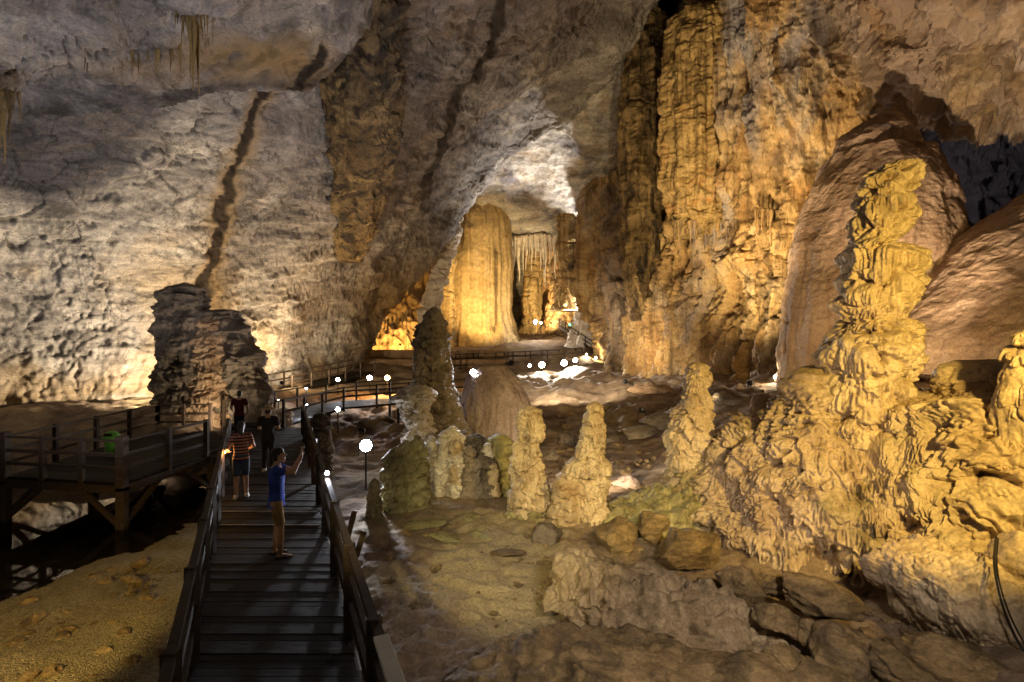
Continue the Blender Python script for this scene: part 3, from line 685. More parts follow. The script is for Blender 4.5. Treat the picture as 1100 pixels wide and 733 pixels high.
stal('stalagmite', 'yellow stalagmite shaped like an upturned boot, thin top and stepped foot', 'stalagmite', 12.4,
     [(432,639,2.0),(436,639,5.5),(445,638,6.9),(456,638,6.9),(464,637,10.3),(478,635,12.4),(492,632,13.8),(500,629,20.7),(515,628,21.6),(530,626,20.7),(548,625,25.6),(580,624,33.5)], 'cream',
     dispo2(((.52, .40, 9, .27), (.28, .22, 14, .08)), nz=(1.7, .05), rid=(6, .012), seed=53), res=1.5)
stal('flowstone_lobe', 'rounded yellow lobe leaning on the left foot of the boot-shaped stalagmite', 'flowstone', 12.1,
     [(508,610,5),(512,610,11),(522,610,14),(538,609,15),(560,608,17),(585,606,22)], 'cream', dispo(drip_=(.3, .4, 10, .12), nz=(2, .05), seed=57))
rock('flowstone_mound', 'lumpy dripping flowstone base joining the hooded and boot-shaped stalagmites', 'flowstone', 600, 574, 12.35, (1.55,.75,.42), 'green', (0,0,0), 83, 6, 2, .12, dispo(drip_=(.34, .30, 9, .24), nz=(1.8, .14), rid=(5, .015), seed=227, tilt=.5))
rock('flowstone_mound', 'low knobbly flowstone skirt around the foot of the bottle-neck stalagmite', 'flowstone', 712, 556, 12.2, (1.35,.9,.50), 'green', (0,-6,0), 87, 6, 2, .12, dispo(drip_=(.34, .30, 9, .24), nz=(1.8, .16), rid=(5, .015), seed=229, tilt=.5))
# dark rough column with its side towers
stal('stalagmite', 'dark rough stone column with jagged top standing before the far golden pillar', 'stalagmite', 17,
     [(331,466,3),(336,466,5),(346,465,8),(358,463,10),(366,462,11),(380,463,10),(398,464,12),(425,465,13),(445,467,17),(470,470,24),(500,472,32),(530,473,40)], 'drab',
     dispo(drip_=(.45, .35, 9, .30), nz=(1.8, .12), rid=(2.6, .10), seed=63), res=1.4)
stal('stalagmite', 'short grey finger clinging to the left side of the dark column', 'stalagmite', 16.8,
     [(366,451,2),(369,451,4),(380,451,5),(400,452,7),(420,452,9),(450,454,11),(480,456,14)], 'drab', dispo(drip_=(.2, .3, 9, .08), nz=(2, .06), seed=67))
stal('stalagmite', 'thin grey finger rising on the right side of the dark column', 'stalagmite', 17.2,
     [(366,478,2),(369,478,4),(385,478,6),(410,479,8),(430,481,10),(455,485,16),(480,488,24),(515,490,32)], 'drab', dispo(drip_=(.2, .3, 9, .08), nz=(2, .08), seed=69))
stal('coral_stalagmite', 'white coral-like pillar with a spreading head left of the dark column', 'stalagmite', 16,
     [(414,449,4),(418,448,11),(426,446,16),(434,445,14),(440,446,10),(452,448,9),(465,450,10),(480,452,12),(495,454,15),(520,456,20)], 'white',
     dispo(drip_=(.34, .26, 12, .28), nz=(2.4, .14), rid=(4, .04), knob=(5, .05), seed=73), res=1.6)
stal('flowstone_dome', 'smooth purple-brown dome like a beehive right of the dark column', 'flowstone dome', 19,
     [(391,526,9),(393,526,17),(397,527,20),(404,528,25),(412,530,29),(422,531,33),(436,531,37),(455,531,40),(475,531,42),(505,531,44)], 'mauve',
     dispo(flu=(1.9, .05, .10), nz=(1.2, .05), rid=(4.5, .022), seed=77), res=1.5)
KN = [(470,478,14,22,'white','white lumpy knob at the foot of the dark column'),(486,462,9,30,'white','pale narrow knob against the foot of the purple dome'),
      (497,484,13,26,'white','fat white mushroom knob in the middle of the pale cluster'),(512,470,9,30,'grey','grey nippled knob in front of the purple dome'),
      (484,497,10,18,'white','small white knob lowest in the pale cluster'),(517,490,11,22,'grey','dark hollow knob right of the white mushroom knob'),
      (537,470,16,44,'green','mossy barrel-shaped knob left of the hooded stalagmite'),(459,490,9,24,'white','white knob below the coral-like pillar')]
for i, (cx, y0, hw, hh, mt_, lb) in enumerate(KN):
    stal('stalagmite', lb, 'stalagmite', 15-.25*(i % 3), [(y0-4,cx,1),(y0-2,cx,hw*.25),(y0+2,cx,hw*.55),(y0+7,cx,hw*.85),(y0+13,cx,hw*.92),(y0+20,cx,hw*.74),(y0+hh,cx+1,hw*.78),(y0+hh+28,cx+2,hw*1.25)], mt_,
         dispo(drip_=(.42, .24, 14, .22), nz=(2.6, .08), rid=(5, .025), seed=81+i*3), 'pale knobs below the dark column', res=1.5)
SM = [(463,470,5),(478,476,4),(490,474,5),(505,480,5),(524,478,4),(472,500,5),(489,507,4),(503,503,6),(520,506,5),(456,503,4),(530,500,5),(511,494,4)]
for i, (cx, y0, hw) in enumerate(SM):
    stal('stalagmite', 'finger-sized pale knob among the crowded pale knobs below the dark column', 'stalagmite', 14.6-.15*(i % 4), [(y0-2,cx,.8),(y0+1,cx,hw*.5),(y0+5,cx,hw*.85),(y0+9,cx,hw*.9),(y0+14,cx,hw*.7),(y0+24,cx,hw*.9),(y0+45,cx,hw*1.4)], ('white', 'white', 'cream', 'drab')[i % 4],
         dispo(drip_=(.3, .2, 16, .12), nz=(3, .06), seed=301+i*3), 'small pale knobs below the dark column', res=1.6)
GK = [(424,486,11,'leftmost and widest of the fused mossy green stalagmites beside the star-bright lamp'),(437,479,9,'middle one of the fused mossy green stalagmites'),(448,474,9,'tallest of the fused mossy green stalagmites, next to the pale cluster')]
for i, (cx, y0, hw, lb) in enumerate(GK):
    stal('stalagmite', lb, 'stalagmite', 13.6, [(y0-6,cx,1),(y0-2,cx,hw*.28),(y0+6,cx,hw*.5),(y0+16,cx,hw*.72),(y0+30,cx,hw*.85),(y0+45,cx,hw*1.0),(540,cx,hw*1.3),(565,cx,hw*1.7)], 'green',
         dispo(drip_=(.40, .22, 13, .20), nz=(2.2, .09), rid=(5, .025), seed=101+i*3), 'mossy green stalagmites', res=1.5)
stal('stalagmite', 'small knobbly stalagmite rim-lit by the bright white lamp behind it', 'stalagmite', 12.9,
     [(514,402,2),(517,402,4),(523,402,5),(530,401,5),(540,402,7),(550,402,8),(562,402,9),(580,402,13)], 'green', dispo(drip_=(.16, .2, 12, .06), nz=(4, .05), knob=(6, .03), seed=113), res=2.2)
# group against the left wall
stal('stalagmite', 'tall dark stalagmite with pointed top, left one against the lit wall', 'stalagmite', 22.5,
     [(305,199,1.4),(309,199,5.6),(316,198,9.9),(330,197,13.4),(350,199,16.2),(375,201,16.8),(400,201,18.6),(425,200,18.9),(462,200,22.7)], 'grey',
     dispo(drip_=(1.4, .7, 5, .40), nz=(1.0, .36), vr=(1.6, .22), rid=(2.2, .07), seed=121), res=1.4, squash=.55)
stal('stalagmite', 'slender brown stalagmite squeezed between the two dark ones', 'stalagmite', 22.0,
     [(336,224,2),(339,224,5),(350,224,8),(370,225,10),(395,226,13),(420,226,20),(460,226,32)], 'tan', dispo(drip_=(.8, .5, 6, .34), nz=(1, .22), rid=(1.5, .12), seed=125), res=1.4, squash=.6)
stal('stalagmite', 'hunched dark stalagmite sloping down to the right against the lit wall', 'stalagmite', 22.5,
     [(334,240,2.1),(338,241,6.3),(350,244,9.9),(370,248,11.0),(388,254,14.4),(410,258,15.6),(430,259,16.7),(465,258,19.6)], 'grey',
     dispo(drip_=(1.4, .7, 5, .40), nz=(1.0, .38), vr=(1.6, .22), rid=(2.2, .07), seed=131), res=1.4, squash=.6)
for i, (cx, y0, hw, dd_, lb) in enumerate([(290,440,7,21,'pale rounded stalagmite behind the railing, under the small white lamp'),(306,440,6.5,21.5,'pale rounded stalagmite behind the railing, right of its twin'),(345,445,9,19,'banded grey stump beside the lamps in the dark')]):
    stal('stalagmite', lb, 'stalagmite', dd_, [(y0-2,cx,1.5),(y0,cx,hw*.6),(y0+6,cx,hw),(y0+16,cx,hw*.95),(y0+30,cx,hw*1.1),(y0+60,cx,hw*1.4)], 'white' if i < 2 else 'grey', dispo(drip_=(.3, .4, 7, .14), nz=(1.6, .1), seed=141+i*4), res=1.8)

# --- far chamber
stal('flowstone_pillar', 'giant round-topped golden flowstone pillar in the far chamber', 'pillar', 70,
     [(209,516,8.5),(211,516,17.0),(216,515,23.3),(225,514,28.6),(237,512,32.9),(253,510,36.0),(280,509,38.2),(310,508,39.2),(335,507,40.3),(347,507,42.4),(359,508,45.6),(373,509,53.0)], 'column',
     dispo(flu=(.33, .42, .012), nz=(.09, .5), rid=(.5, .06), seed=151), res=2.0)
for i, (cx, y0, y1, hw, dd_, mt_, lb) in enumerate([(572,268,352,8,78,'olive','slim ochre column just right of the giant pillar'),(604,262,350,15,76,'rust','thick rough column hung with stalactites in the far chamber'),
      (612,238,320,9,66,'olive','smooth ochre column tucked under the vault edge'),(632,303,362,11,62,'white','pale grey fluted column beside the far stairs'),
      (584,285,352,6,80,'rust','narrow knobbly column between two thicker far columns'),(671,318,398,13,48,'rust','squat column standing free of the right wall above the walkway'),
      (476,290,380,9,64,'column','dim flowstone pillar half hidden left of the giant golden one')]):
    stal('flowstone_pillar', lb, 'pillar', dd_, [(y0-14,cx,hw*1.5),(y0,cx,hw*1.05),(y0+14,cx,hw*.9),((y0+y1)/2,cx,hw*.85),(y1-12,cx,hw),(y1,cx,hw*1.4),(y1+14,cx,hw*1.8)], mt_,
         dispo(flu=(.55, .32, .03), nz=(.3, .4), drip_=(1.6, 1.5, 1.6, .35), seed=161+i*5), 'columns of the far chamber', res=2.2)
# pale draperies lining the arch left of the pillar
stal('flowstone_curtain', 'pale crumpled flowstone drapery lining the arch left of the giant pillar', 'drapery', 55,
     [(232,494,3),(245,489,5),(262,482,7),(285,474,9),(310,468,9),(330,463,8),(350,460,8),(392,458,10)], 'white', dispo(drip_=(1.6, 1.6, 2, .5), nz=(.4, .5), seed=171), res=2.2)
# draped apron on the slab
stal('flowstone_curtain', 'ragged brown drapery hanging down the grey ceiling slab', 'drapery', 22,
     [(-25,396,19,-1.6),(15,389,25,-.6),(60,386,24,1.2),(110,384,20,3.2),(160,384,17,6.2),(205,385,14,9.8),(245,383,11,13.2),(282,377,4,16.5)], 'umber',
     dispo(flu=(2.6, .20, .05), nz=(.9, .35), vr=(2.2, .24), rid=(1.6, .15), seed=181), res=1.6, follow=True)
stal('flowstone_curtain', 'small fringed drapery beside the ragged brown one on the slab', 'drapery', 27.5,
     [(125,412,12,-.5),(145,411,13,.5),(175,408,11,2.8),(205,403,8,4.8),(235,398,4,7.5)], 'umber', dispo(flu=(4.0, .16, .05), nz=(1.2, .2), vr=(3.2, .16), seed=187), res=1.5, follow=True)
# tall draperies on the right wall
for i, (d_, pr, mt_, lb) in enumerate([
   (37.0, [(12,752,8),(22,754,20),(60,752,25),(110,750,27),(160,748,27),(205,748,25),(232,750,18),(255,752,8)], 'olive', 'tallest olive-gold drapery of pleated flowstone high on the right wall'),
   (36.6, [(-30,800,18),(20,800,22),(70,800,20),(120,800,18),(160,799,15),(185,798,8)], 'olive', 'straight olive drapery right of the tallest pleated one'),
   (43.0, [(20,700,7),(60,693,12),(120,690,15),(180,690,16),(240,692,15),(300,694,14),(345,696,9)], 'umber', 'dark brown drapery in the shadowed corner of the right wall'),
   (31.4, [(40,905,12),(65,903,20),(95,900,20),(125,898,13),(140,897,6)], 'rust', 'orange drapery above the bell-shaped dome'),
   (29.6, [(90,985,6),(20,985,16),(60,986,18),(100,986,15),(125,987,6)][1:], 'tan', 'pale ribbed drapery above the dark alcove at the right'),
   ]):
    stal('flowstone_curtain', lb, 'drapery', d_, pr, mt_, dispo(flu=(1.15, .34, .035), nz=(.5, .32), drip_=(4.5, 1.5, 2.4, .22), vr=(.9, .26), rid=(1.6, .07), seed=201+i*7), 'draperies on the right wall', res=1.3)

# --- stalactites: one cluster = one thing, each spike a part
def spike_mesh(seed, mat):
    prof = [(0, 0, 0, .02), (-.04, 0, 0, .5), (-.2, .02, 0, .36), (-.5, -.02, .02, .22), (-.8, .02, 0, .10), (-1.0, 0, 0, .035)]
    rows = [(1+z, x, y, r*.18) for z, x, y, r in prof]
    p, q, t = lathe_world(rows, 20, 44, lambda p, R: R*(.45*fbm(p*np.array([9, 9, 3]), 3, seed)+.3*flute(p, 9, seed+2, .06)), 0)
    p[:, 2] -= 1.0
    me = mesh_np('stalactite', p, q, tris=t); me.materials.append(MAT[mat]); return me
SPK = {}
def spikes(label, pts, mat, seed, w=1.0, group='stalactite clusters'):
    """pts: (px, y_top, y_tip, d)"""
    rr = random.Random(seed)
    if mat not in SPK: SPK[mat] = [spike_mesh(k*5+1, mat) for k in range(4)]
    c0 = W(*[np.mean([p[k] for p in pts]) for k in (0, 1, 3)])
    root = empty('stalactite_cluster', c0); tag(root, label, 'stalactites', group)
    for px, y0, y1, d in pts:
        o = bpy.data.objects.new('stalactite', rr.choice(SPK[mat])); COL.objects.link(o); o.parent = root
        a_ = W(px, y0, d); h = (y1-y0)*d/FP
        o.location = a_-c0; ww = h*.55*w*rr.uniform(.7, 1.25)+.12*w
        o.scale = (ww, ww, h); o.rotation_euler = (rr.uniform(-.05, .05), rr.uniform(-.05, .05), rr.uniform(0, 6.3))
rr = random.Random(4)
def fringe(x0, x1, n, ytop, tip, d0, d1):
    out = []
    for k in range(n):
        t = (k+rr.uniform(.1, .9))/n; x = x0+(x1-x0)*t
        out.append((x, ytop(x), tip(x, rr.random()), d0+(d1-d0)*t+rr.uniform(-.3, .3)))
    return out
spikes('bunch of thin straw-coloured stalactites hanging from the ceiling at the upper left', fringe(166, 236, 44, lambda x: -16, lambda x, r: 8+60*math.exp(-((x-211)/15)**2)*(.35+.85*r)+24*r*r, 15.2, 16.2), 'olive', 1, .62)
spikes('row of small dark stalactites under the ceiling ledge at the upper left', fringe(90, 196, 20, lambda x: 48+6*math.sin(x*.9), lambda x, r: 60+26*r*r*r, 16.1, 17.0), 'olive', 2, .9)
spikes('few black stalactites at the top edge above the ragged drapery', fringe(314, 348, 7, lambda x: -12, lambda x, r: 12+24*r, 19, 19.4), 'grey', 3, .8)
spikes('brown stalactite group hanging at the left edge of the view', [(4,96,176,14.5),(-4,90,160,14.6),(10,96,150,14.5),(20,98,132,14.6),(-14,92,150,14.4),(15,98,122,14.7)], 'olive', 4, .9)
spikes('fringe of pale stalactites over the dark alcove at the right', fringe(968, 1110, 26, lambda x: 74, lambda x, r: 90+22*r, 25.4, 21.5), 'tan', 5, 1.1)
spikes('white stalactites hanging from the far vault beside the giant pillar', fringe(553, 618, 26, lambda x: 250+abs(x-580)*.12, lambda x, r: 270+34*r, 73, 72), 'white', 6, 1.0)
spikes('orange fringe of stalactites along the lower edge of the left slab', fringe(345, 442, 22, lambda x: 372-(x-345)*.42, lambda x, r: 388-(x-345)*.45+8*r, 46, 54), 'rust', 7, 1.0)
spikes('brown stalactites dangling halfway up the right wall', fringe(722, 800, 20, lambda x: 236, lambda x, r: 256+22*r, 36.2, 35.4), 'rust', 8, 1.1)
spikes('rust stalactites dangling between dome and olive draperies', fringe(808, 880, 18, lambda x: 222+(x-808)*.1, lambda x, r: 242+26*r, 31, 30.6), 'rust', 9, 1.1)

# --- foreground rocks
rock('flowstone_ridge', 'long reclining ridge combed with brown drip fingers in the foreground', 'flowstone', 722, 668, 7.9, (1.95,.62,.46), 'ridge', (0,14,-8), 3, 7, 2, .08,
     dispo(drip_=(.40, .40, 7.0, .26), nz=(1.5, .10), seed=211, tilt=1.1, comb=(6.5, .06)))
rock('flowstone_ridge', 'short combed ridge end lying left of the long reclining ridge', 'flowstone', 640, 628, 8.5, (.62,.5,.28), 'ridge', (0,22,-20), 13, 5, 2, .08, dispo(drip_=(.30, .25, 8, .22), nz=(1.5, .08), seed=213, tilt=1.1, comb=(6.5, .06)))
rock('flowstone_mound', 'low bumpy grey-brown mound along the bottom edge', 'flowstone', 640, 742, 6.3, (1.75,.85,.42), 'brown', (0,4,5), 23, 6, 1, .10, dispo(nz=(2.2, .10), rid=(2.5, .06), knob=(5, .07), seed=215, tilt=1.1, comb=(5.0, .05)))
rock('flowstone_mound', 'second bumpy mound at the bottom, right of the first', 'flowstone', 790, 752, 6.1, (.95,.7,.40), 'brown', (0,8,15), 29, 5, 2, .10, dispo(nz=(2.2, .10), knob=(4, .05), seed=219))
rock('boulder', 'great smooth yellow-brown boulder with dripping lower edge below the bank', 'boulder', 1030, 640, 7.5, (.98,.8,.52), 'bank', (4,10,0), 31, 7, 2, .07, dispo(nz=(1.6, .10), drip_=(.8, .5, 8, .22), rid=(5, .022), seed=221))
rock('boulder', 'yellow boulder beside the black cables at the right edge', 'boulder', 1105, 605, 7.2, (.42,.45,.42), 'cream', (0,0,20), 37, 5, 4, .09, dispo(drip_=(.3, .3, 10, .05), seed=223))
BO = [(835,664,7.3,(.36,.3,.16),(0,28,10),'brown','oval tan stone leaning on the right end of the combed ridge'),(866,677,7.1,(.13,.12,.15),(0,0,0),'brown','small round ochre stone right of the oval tan stone'),
      (845,722,6.5,(.34,.3,.26),(0,10,20),'brown','blocky flat-faced stone at the bottom below the oval tan stone'),(905,705,6.7,(.55,.4,.30),(0,-20,30),'brown','dark slab tilted in the shaded crevice'),
      (968,716,6.4,(.40,.32,.18),(0,12,-20),'brown','split dark stone at the bottom of the shaded crevice'),(800,628,8.2,(.42,.4,.26),(0,6,0),'brown','rugged grey stone under the overhang of the bank'),
      (875,640,7.8,(.62,.5,.30),(0,16,0),'brown','broad grey rock shadowed by the bank'),(880,742,6.0,(.5,.35,.22),(0,-10,10),'brown','low dark stone cut by the bottom edge'),
      (1030,722,6.3,(.7,.5,.28),(0,14,0),'brown','wide shadowed rock under the dripping boulder'),
      (660,578,10.8,(.55,.5,.36),(0,0,15),'brown','brown lump right of the boot-shaped stalagmite foot'),(700,566,11.2,(.42,.4,.34),(0,0,40),'brown','brown lump between boot-shaped stalagmite and the bank'),
      (584,580,11.0,(.36,.3,.30),(0,0,10),'grey','dark pitted boulder in front of the hooded stalagmite'),(740,588,9.9,(.70,.5,.36),(0,10,0),'brown','large dim brown boulder at the left end of the bank'),
      (833,630,8.2,(.26,.24,.2),(0,10,30),'brown','small brown stone wedged under the middle of the bank'),
      (700,628,8.9,(.5,.4,.22),(0,15,10),'brown','dark flat rock behind the combed ridge'),(770,640,8.5,(.5,.4,.2),(0,10,10),'brown','shaded rock between ridge and bank')]
for i, (px, py, d, sz, rt, mt_, lb) in enumerate(BO):
    rock('boulder', lb, 'boulder', px, py, d, sz, mt_, rt, 41+i*3, 5, 13, .13, dispo(nz=(2.5, .05), rid=(4.5, .022), seed=231+i))
SL = [(505,541,12.4,(.52,.42,.07),(8,-6,20),'broken flat rock plate tilted up beside the pale cluster'),(478,566,11.4,(.46,.34,.06),(-8,8,-15),'flat rock plate lying in the middle of the sandy floor'),
      (522,565,11.6,(.38,.34,.07),(6,12,50),'small broken plate between sandy floor and hooded stalagmite'),(455,548,12.2,(.5,.4,.05),(4,-4,5),'thin rock plate nearest the mossy green stalagmites'),(546,590,10.6,(.32,.4,.06),(-12,6,30),'thin plate lying in front of the dark pitted boulder')]
for i, (px, py, d, sz, rt, lb) in enumerate(SL):
    c = W(px, py, d); zf = gz(c[0], c[1])
    rock('rock_plate', lb, 'rock', px, py, d, sz, 'green' if i < 4 else 'brown', rt, 71+i*3, 4, 9, .12, None, 'broken plates on the sandy floor', pos=(c[0], c[1], zf+.08))
# a shaded shelf of rocks across the middle plateau
MR = [(690,470,22,(.9,.6,.35),'grey','dark rock on the plateau behind the boot-shaped stalagmite'),(715,455,23,(1.1,.7,.45),'grey','largest dark rock on the plateau, left of the bottle-neck stalagmite'),(655,468,22,(.6,.5,.3),'grey','dark knob on the plateau above the boot-shaped stalagmite'),
      (608,462,22,(.5,.4,.3),'grey','dark knob between the hooded and the boot-shaped stalagmite'),(790,440,22,(1.0,.8,.4),'grey','dim rock on the shaded ledge near the small lamp'),(770,428,25,(1.5,.9,.5),'grey','long dim rock at the foot of the right wall'),
      (590,474,19,(.5,.4,.25),'grey','low dark rock at the right foot of the purple dome'),(675,512,15,(.5,.4,.2),'mauve','low brown rock on the plain right of the boot-shaped stalagmite'),(700,420,33,(1.4,.8,.4),'tan','flat pale rock far back on the lit plateau')]
for i, (px, py, d, sz, mt_, lb) in enumerate(MR):
    c = W(px, py, d); rock('boulder', lb, 'boulder', px, py, d, sz, mt_, (0, 0, 20*i), 91+i*3, 5, 6, .14, dispo(nz=(1.4, .08), seed=251+i), pos=(c[0], c[1], gz(c[0], c[1])+sz[2]*.3))
# loose rubble that nobody could count
xl_ = lambda d: -3.2-.507*(d-5.2)
rs = np.random.RandomState(5); V = []; T = []; nvt = 0; v0, f0 = ICO[2]
for k in range(2600):
    if k % 7 == 6: px, d = rs.uniform(-150, 190), rs.uniform(6.0, 10.3)
    elif k % 3 == 0: px, d = rs.uniform(640, 1080), rs.uniform(6.2, 9.5)
    elif k % 3 == 1: px, d = rs.uniform(390, 700), rs.uniform(7, 15)
    else: px, d = rs.uniform(600, 820), rs.uniform(16, 30)
    x = (px-CX)/FP*d
    s = (.010+.085*rs.rand()**5)*(1+d*.05)
    if xl_(d)-.2 < x < -1.3-.443*(d-5.2): continue
    z = gz(x, d)
    vv = v0*(1+.35*rs.normal(size=(len(v0), 1))*.6)*np.array([s, s*rs.uniform(.6, 1.2), s*rs.uniform(.4, .8)])
    V.append(vv+[x, d, z+s*.2]); T.append(f0+nvt); nvt += len(v0)
o = link('rubble', mesh_np('rubble', np.concatenate(V), np.zeros((0, 4)), tris=np.concatenate(T), smooth=False), MAT['brown']); tag(o, kind='stuff')
# ------------------------------------------------------------------ timber walkways
class MB:
    def __init__(s): s.v = []; s.f = []
    def box_pts(s, c8):
        b = len(s.v); s.v += [tuple(map(float, c)) for c in c8]
        s.f += [tuple(b+i for i in q) for q in ((0,3,2,1),(4,5,6,7),(0,1,5,4),(1,2,6,5),(2,3,7,6),(3,0,4,7))]
    def bar(s, p, q, w_, h_=None, up=(0, 0, 1)):
        """square timber between two points"""
        h_ = h_ or w_; p = Vector(p); q = Vector(q); d = (q-p).normalized(); u = Vector(up)
        if abs(d.dot(u)) > .95: u = Vector((0, 1, 0)) if abs(d.y) < .9 else Vector((1, 0, 0))
        s_ = d.cross(u).normalized(); u = s_.cross(d).normalized(); a, b = s_*w_/2, u*h_/2
        s.box_pts([p-a-b, p+a-b, q+a-b, q-a-b, p-a+b, p+a+b, q+a+b, q-a+b])
    def tube(s, pts, r, n=8):
        pts = [Vector(p) for p in pts]; b = len(s.v)
        for i, p in enumerate(pts):
            d = (pts[min(i+1, len(pts)-1)]-pts[max(i-1, 0)]).normalized(); u = Vector((0, 0, 1)) if abs(d.z) < .9 else Vector((1, 0, 0))
            x = d.cross(u).normalized(); y = d.cross(x)
            for k in range(n):
                a = 2*math.pi*k/n; s.v.append(tuple(p+x*math.cos(a)*r+y*math.sin(a)*r))
        for i in range(len(pts)-1):
            for k in range(n): s.f.append((b+i*n+k, b+i*n+(k+1) % n, b+(i+1)*n+(k+1) % n, b+(i+1)*n+k))
        s.f.append(tuple(b+k for k in range(n))[::-1]); s.f.append(tuple(b+(len(pts)-1)*n+k for k in range(n)))
    def build(s, name, mat, parent=None, loc=(0, 0, 0), bevel=0, smooth=False):
        me = bpy.data.meshes.new(name); l = Vector(loc)
        me.from_pydata([tuple(Vector(v)-l) for v in s.v], [], s.f); me.update()
        if bevel:
            bm = bmesh.new(); bm.from_mesh(me); bmesh.ops.bevel(bm, geom=bm.edges[:], offset=bevel, segments=1, affect='EDGES'); bm.to_mesh(me); bm.free()
        if smooth:
            for p in me.polygons: p.use_smooth = True
        o = bpy.data.objects.new(name, me); COL.objects.link(o); me.materials.append(MAT[mat] if isinstance(mat, str) else mat)
        o.parent = parent; o.location = loc if parent is None else l
        if mat == 'deck':
            at_ = me.attributes.new('tone', 'FLOAT', 'POINT'); rt_ = random.Random(3); at_.data.foreach_set('value', [t for k in range(len(me.vertices)//8) for t in [rt_.uniform(.55, 1.7)]*8])
        return o
def lerp(a, b, t): return tuple(a[i]+(b[i]-a[i])*t for i in range(len(a)))
def along(pts, s):
    """point at distance s along a polyline of 3d points"""
    for i in range(len(pts)-1):
        L_ = (Vector(pts[i+1])-Vector(pts[i])).length
        if s <= L_ or i == len(pts)-2: return Vector(pts[i]).lerp(Vector(pts[i+1]), s/L_)
        s -= L_
def plen(pts): return sum((Vector(pts[i+1])-Vector(pts[i])).length for i in range(len(pts)-1))
rj = random.Random(11)
def deck_mesh(left, right, plank=.14, thick=.04):
    """planks laid across between two polylines"""
    mb = MB(); n = max(2, int((plen(left)+plen(right))/2/plank)); Ll, Lr = plen(left), plen(right)
    for k in range(n):
        g = .012; a0, a1 = (k+g)/n, (k+1-g*4)/n; dz_ = rj.uniform(-.004, .004)
        c = [along(left, Ll*a0), along(right, Lr*a0), along(right, Lr*a1), along(left, Ll*a1)]
        ex = (c[1]-c[0]).normalized()*rj.uniform(0, .03)
        c = [c[0]-ex, c[1]+ex, c[2]+ex, c[3]-ex]
        mb.box_pts([p+Vector((0, 0, dz_-thick)) for p in c]+[p+Vector((0, 0, dz_)) for p in c])
    return mb
def railing(root, line, step, h=1.0, rails=(1.0, .66, .34), post=.09, rail=(.05, .09), mat='wood', loc=(0, 0, 0), ends=True):
    """posts and rails as parts of root, along a polyline at deck level"""
    L0 = Vector(loc); L_ = plen(line); n = max(1, round(L_/step)); ps = [along(line, L_*k/n) for k in range(n+1)]
    for p in ps:
        m_ = MB(); m_.bar(p-L0+Vector((0, 0, -.18)), p-L0+Vector((0, 0, h+.05)), post); m_.build('post', mat, root, bevel=.006)
    for z in rails:
        m_ = MB()
        for i in range(len(ps)-1): m_.bar(ps[i]-L0+Vector((0, 0, z*h)), ps[i+1]-L0+Vector((0, 0, z*h)), rail[0]*(1.7 if z == rails[0] else 1), rail[1]*(.6 if z == rails[0] else 1))
        m_.build('rail', mat, root)
    return ps
# near boardwalk
def xl(d): return -3.2-.507*(d-5.2)
def xr(d): return -1.53-.443*(d-5.2)
Lf = [(xl(d), d, 0) for d in (.6, 6, 12, 20.5)]; Rt = [(xr(d), d, 0) for d in (.6, 6, 12, 20.5)]
bw = empty('boardwalk', (-4.5, 10, 0)); B0 = (-4.5, 10, 0)
tag(bw, 'dark wooden boardwalk with timber railings running from the camera into the cave', 'boardwalk')
mb = deck_mesh(Lf, Rt); mb.v = [(v[0]+4.5, v[1]-10, v[2]) for v in mb.v]; mb.build('deck', 'deck', bw)
for side in (Lf, Rt):
    m_ = MB()
    for i in range(3): m_.bar(Vector(side[i])-Vector(B0)+Vector((0, 0, -.14)), Vector(side[i+1])-Vector(B0)+Vector((0, 0, -.14)), .1, .18)
    m_.build('beam', 'wood', bw)
for d in (1.5, 4.5, 7.5, 10.5, 13.5, 16.5, 19.5):
    for fx in (xl, xr):
        m_ = MB(); m_.bar((fx(d)+4.5, d-10, -.2), (fx(d)+4.5, d-10, -1.55), .12); m_.build('leg', 'wood', bw)
Ln = [p for p in [(xl(d)-.02, d, 0) for d in (1.0, 6, 11, 15.8)]]
railing(bw, Ln, 1.7, loc=B0, rail=(.045, .12), post=.11)
railing(bw, [(xr(d)+.02, d, 0) for d in (1.2, 6, 12, 19)], 1.7, loc=B0, rail=(.045, .13), post=.11)
m_ = MB(); m_.bar(Vector((xr(4.15)+.02, 4.15, 1.045))-Vector(B0), Vector((xr(.8)+.02, .8, 1.045))-Vector(B0), .12, .035)
h_ = m_.build('handrail', 'white_paint', bw, bevel=.006); h_['label'] = 'white painted handrail end at the bottom edge'
for d in (9.6, 10.35):   # bands of light through the rails, laid as pale strips across the deck
    m_ = MB(); m_.bar(Vector((xl(d)+.05, d, .012))-Vector(B0), Vector((xr(d)-.05, d, .012))-Vector(B0), .07, .02); m_.build('light_band', 'wood_light', bw)
for (p0, p1) in (((368,598,8.3),(381,549,8.5)),((376,618,8.1),(391,571,8.3))):
    m_ = MB(); m_.bar(Vector(W(*p0))-Vector(B0), Vector(W(*p1))-Vector(B0), .035, .09); m_.build('brace', 'wood_light', bw)
m_ = MB(); pr = [W(213,592,7.9), W(214,606,7.9), W(212,628,7.85), W(214,640,7.8), W(219,641,7.78), W(224,634,7.8), W(222,628,7.85)]
m_.tube(cr_interp(np.array(pr), 40)-np.array(B0), .014); rp_ = m_.build('rope', 'rope', bw, smooth=True); rp_['label'] = 'pale rope tied to the left railing'
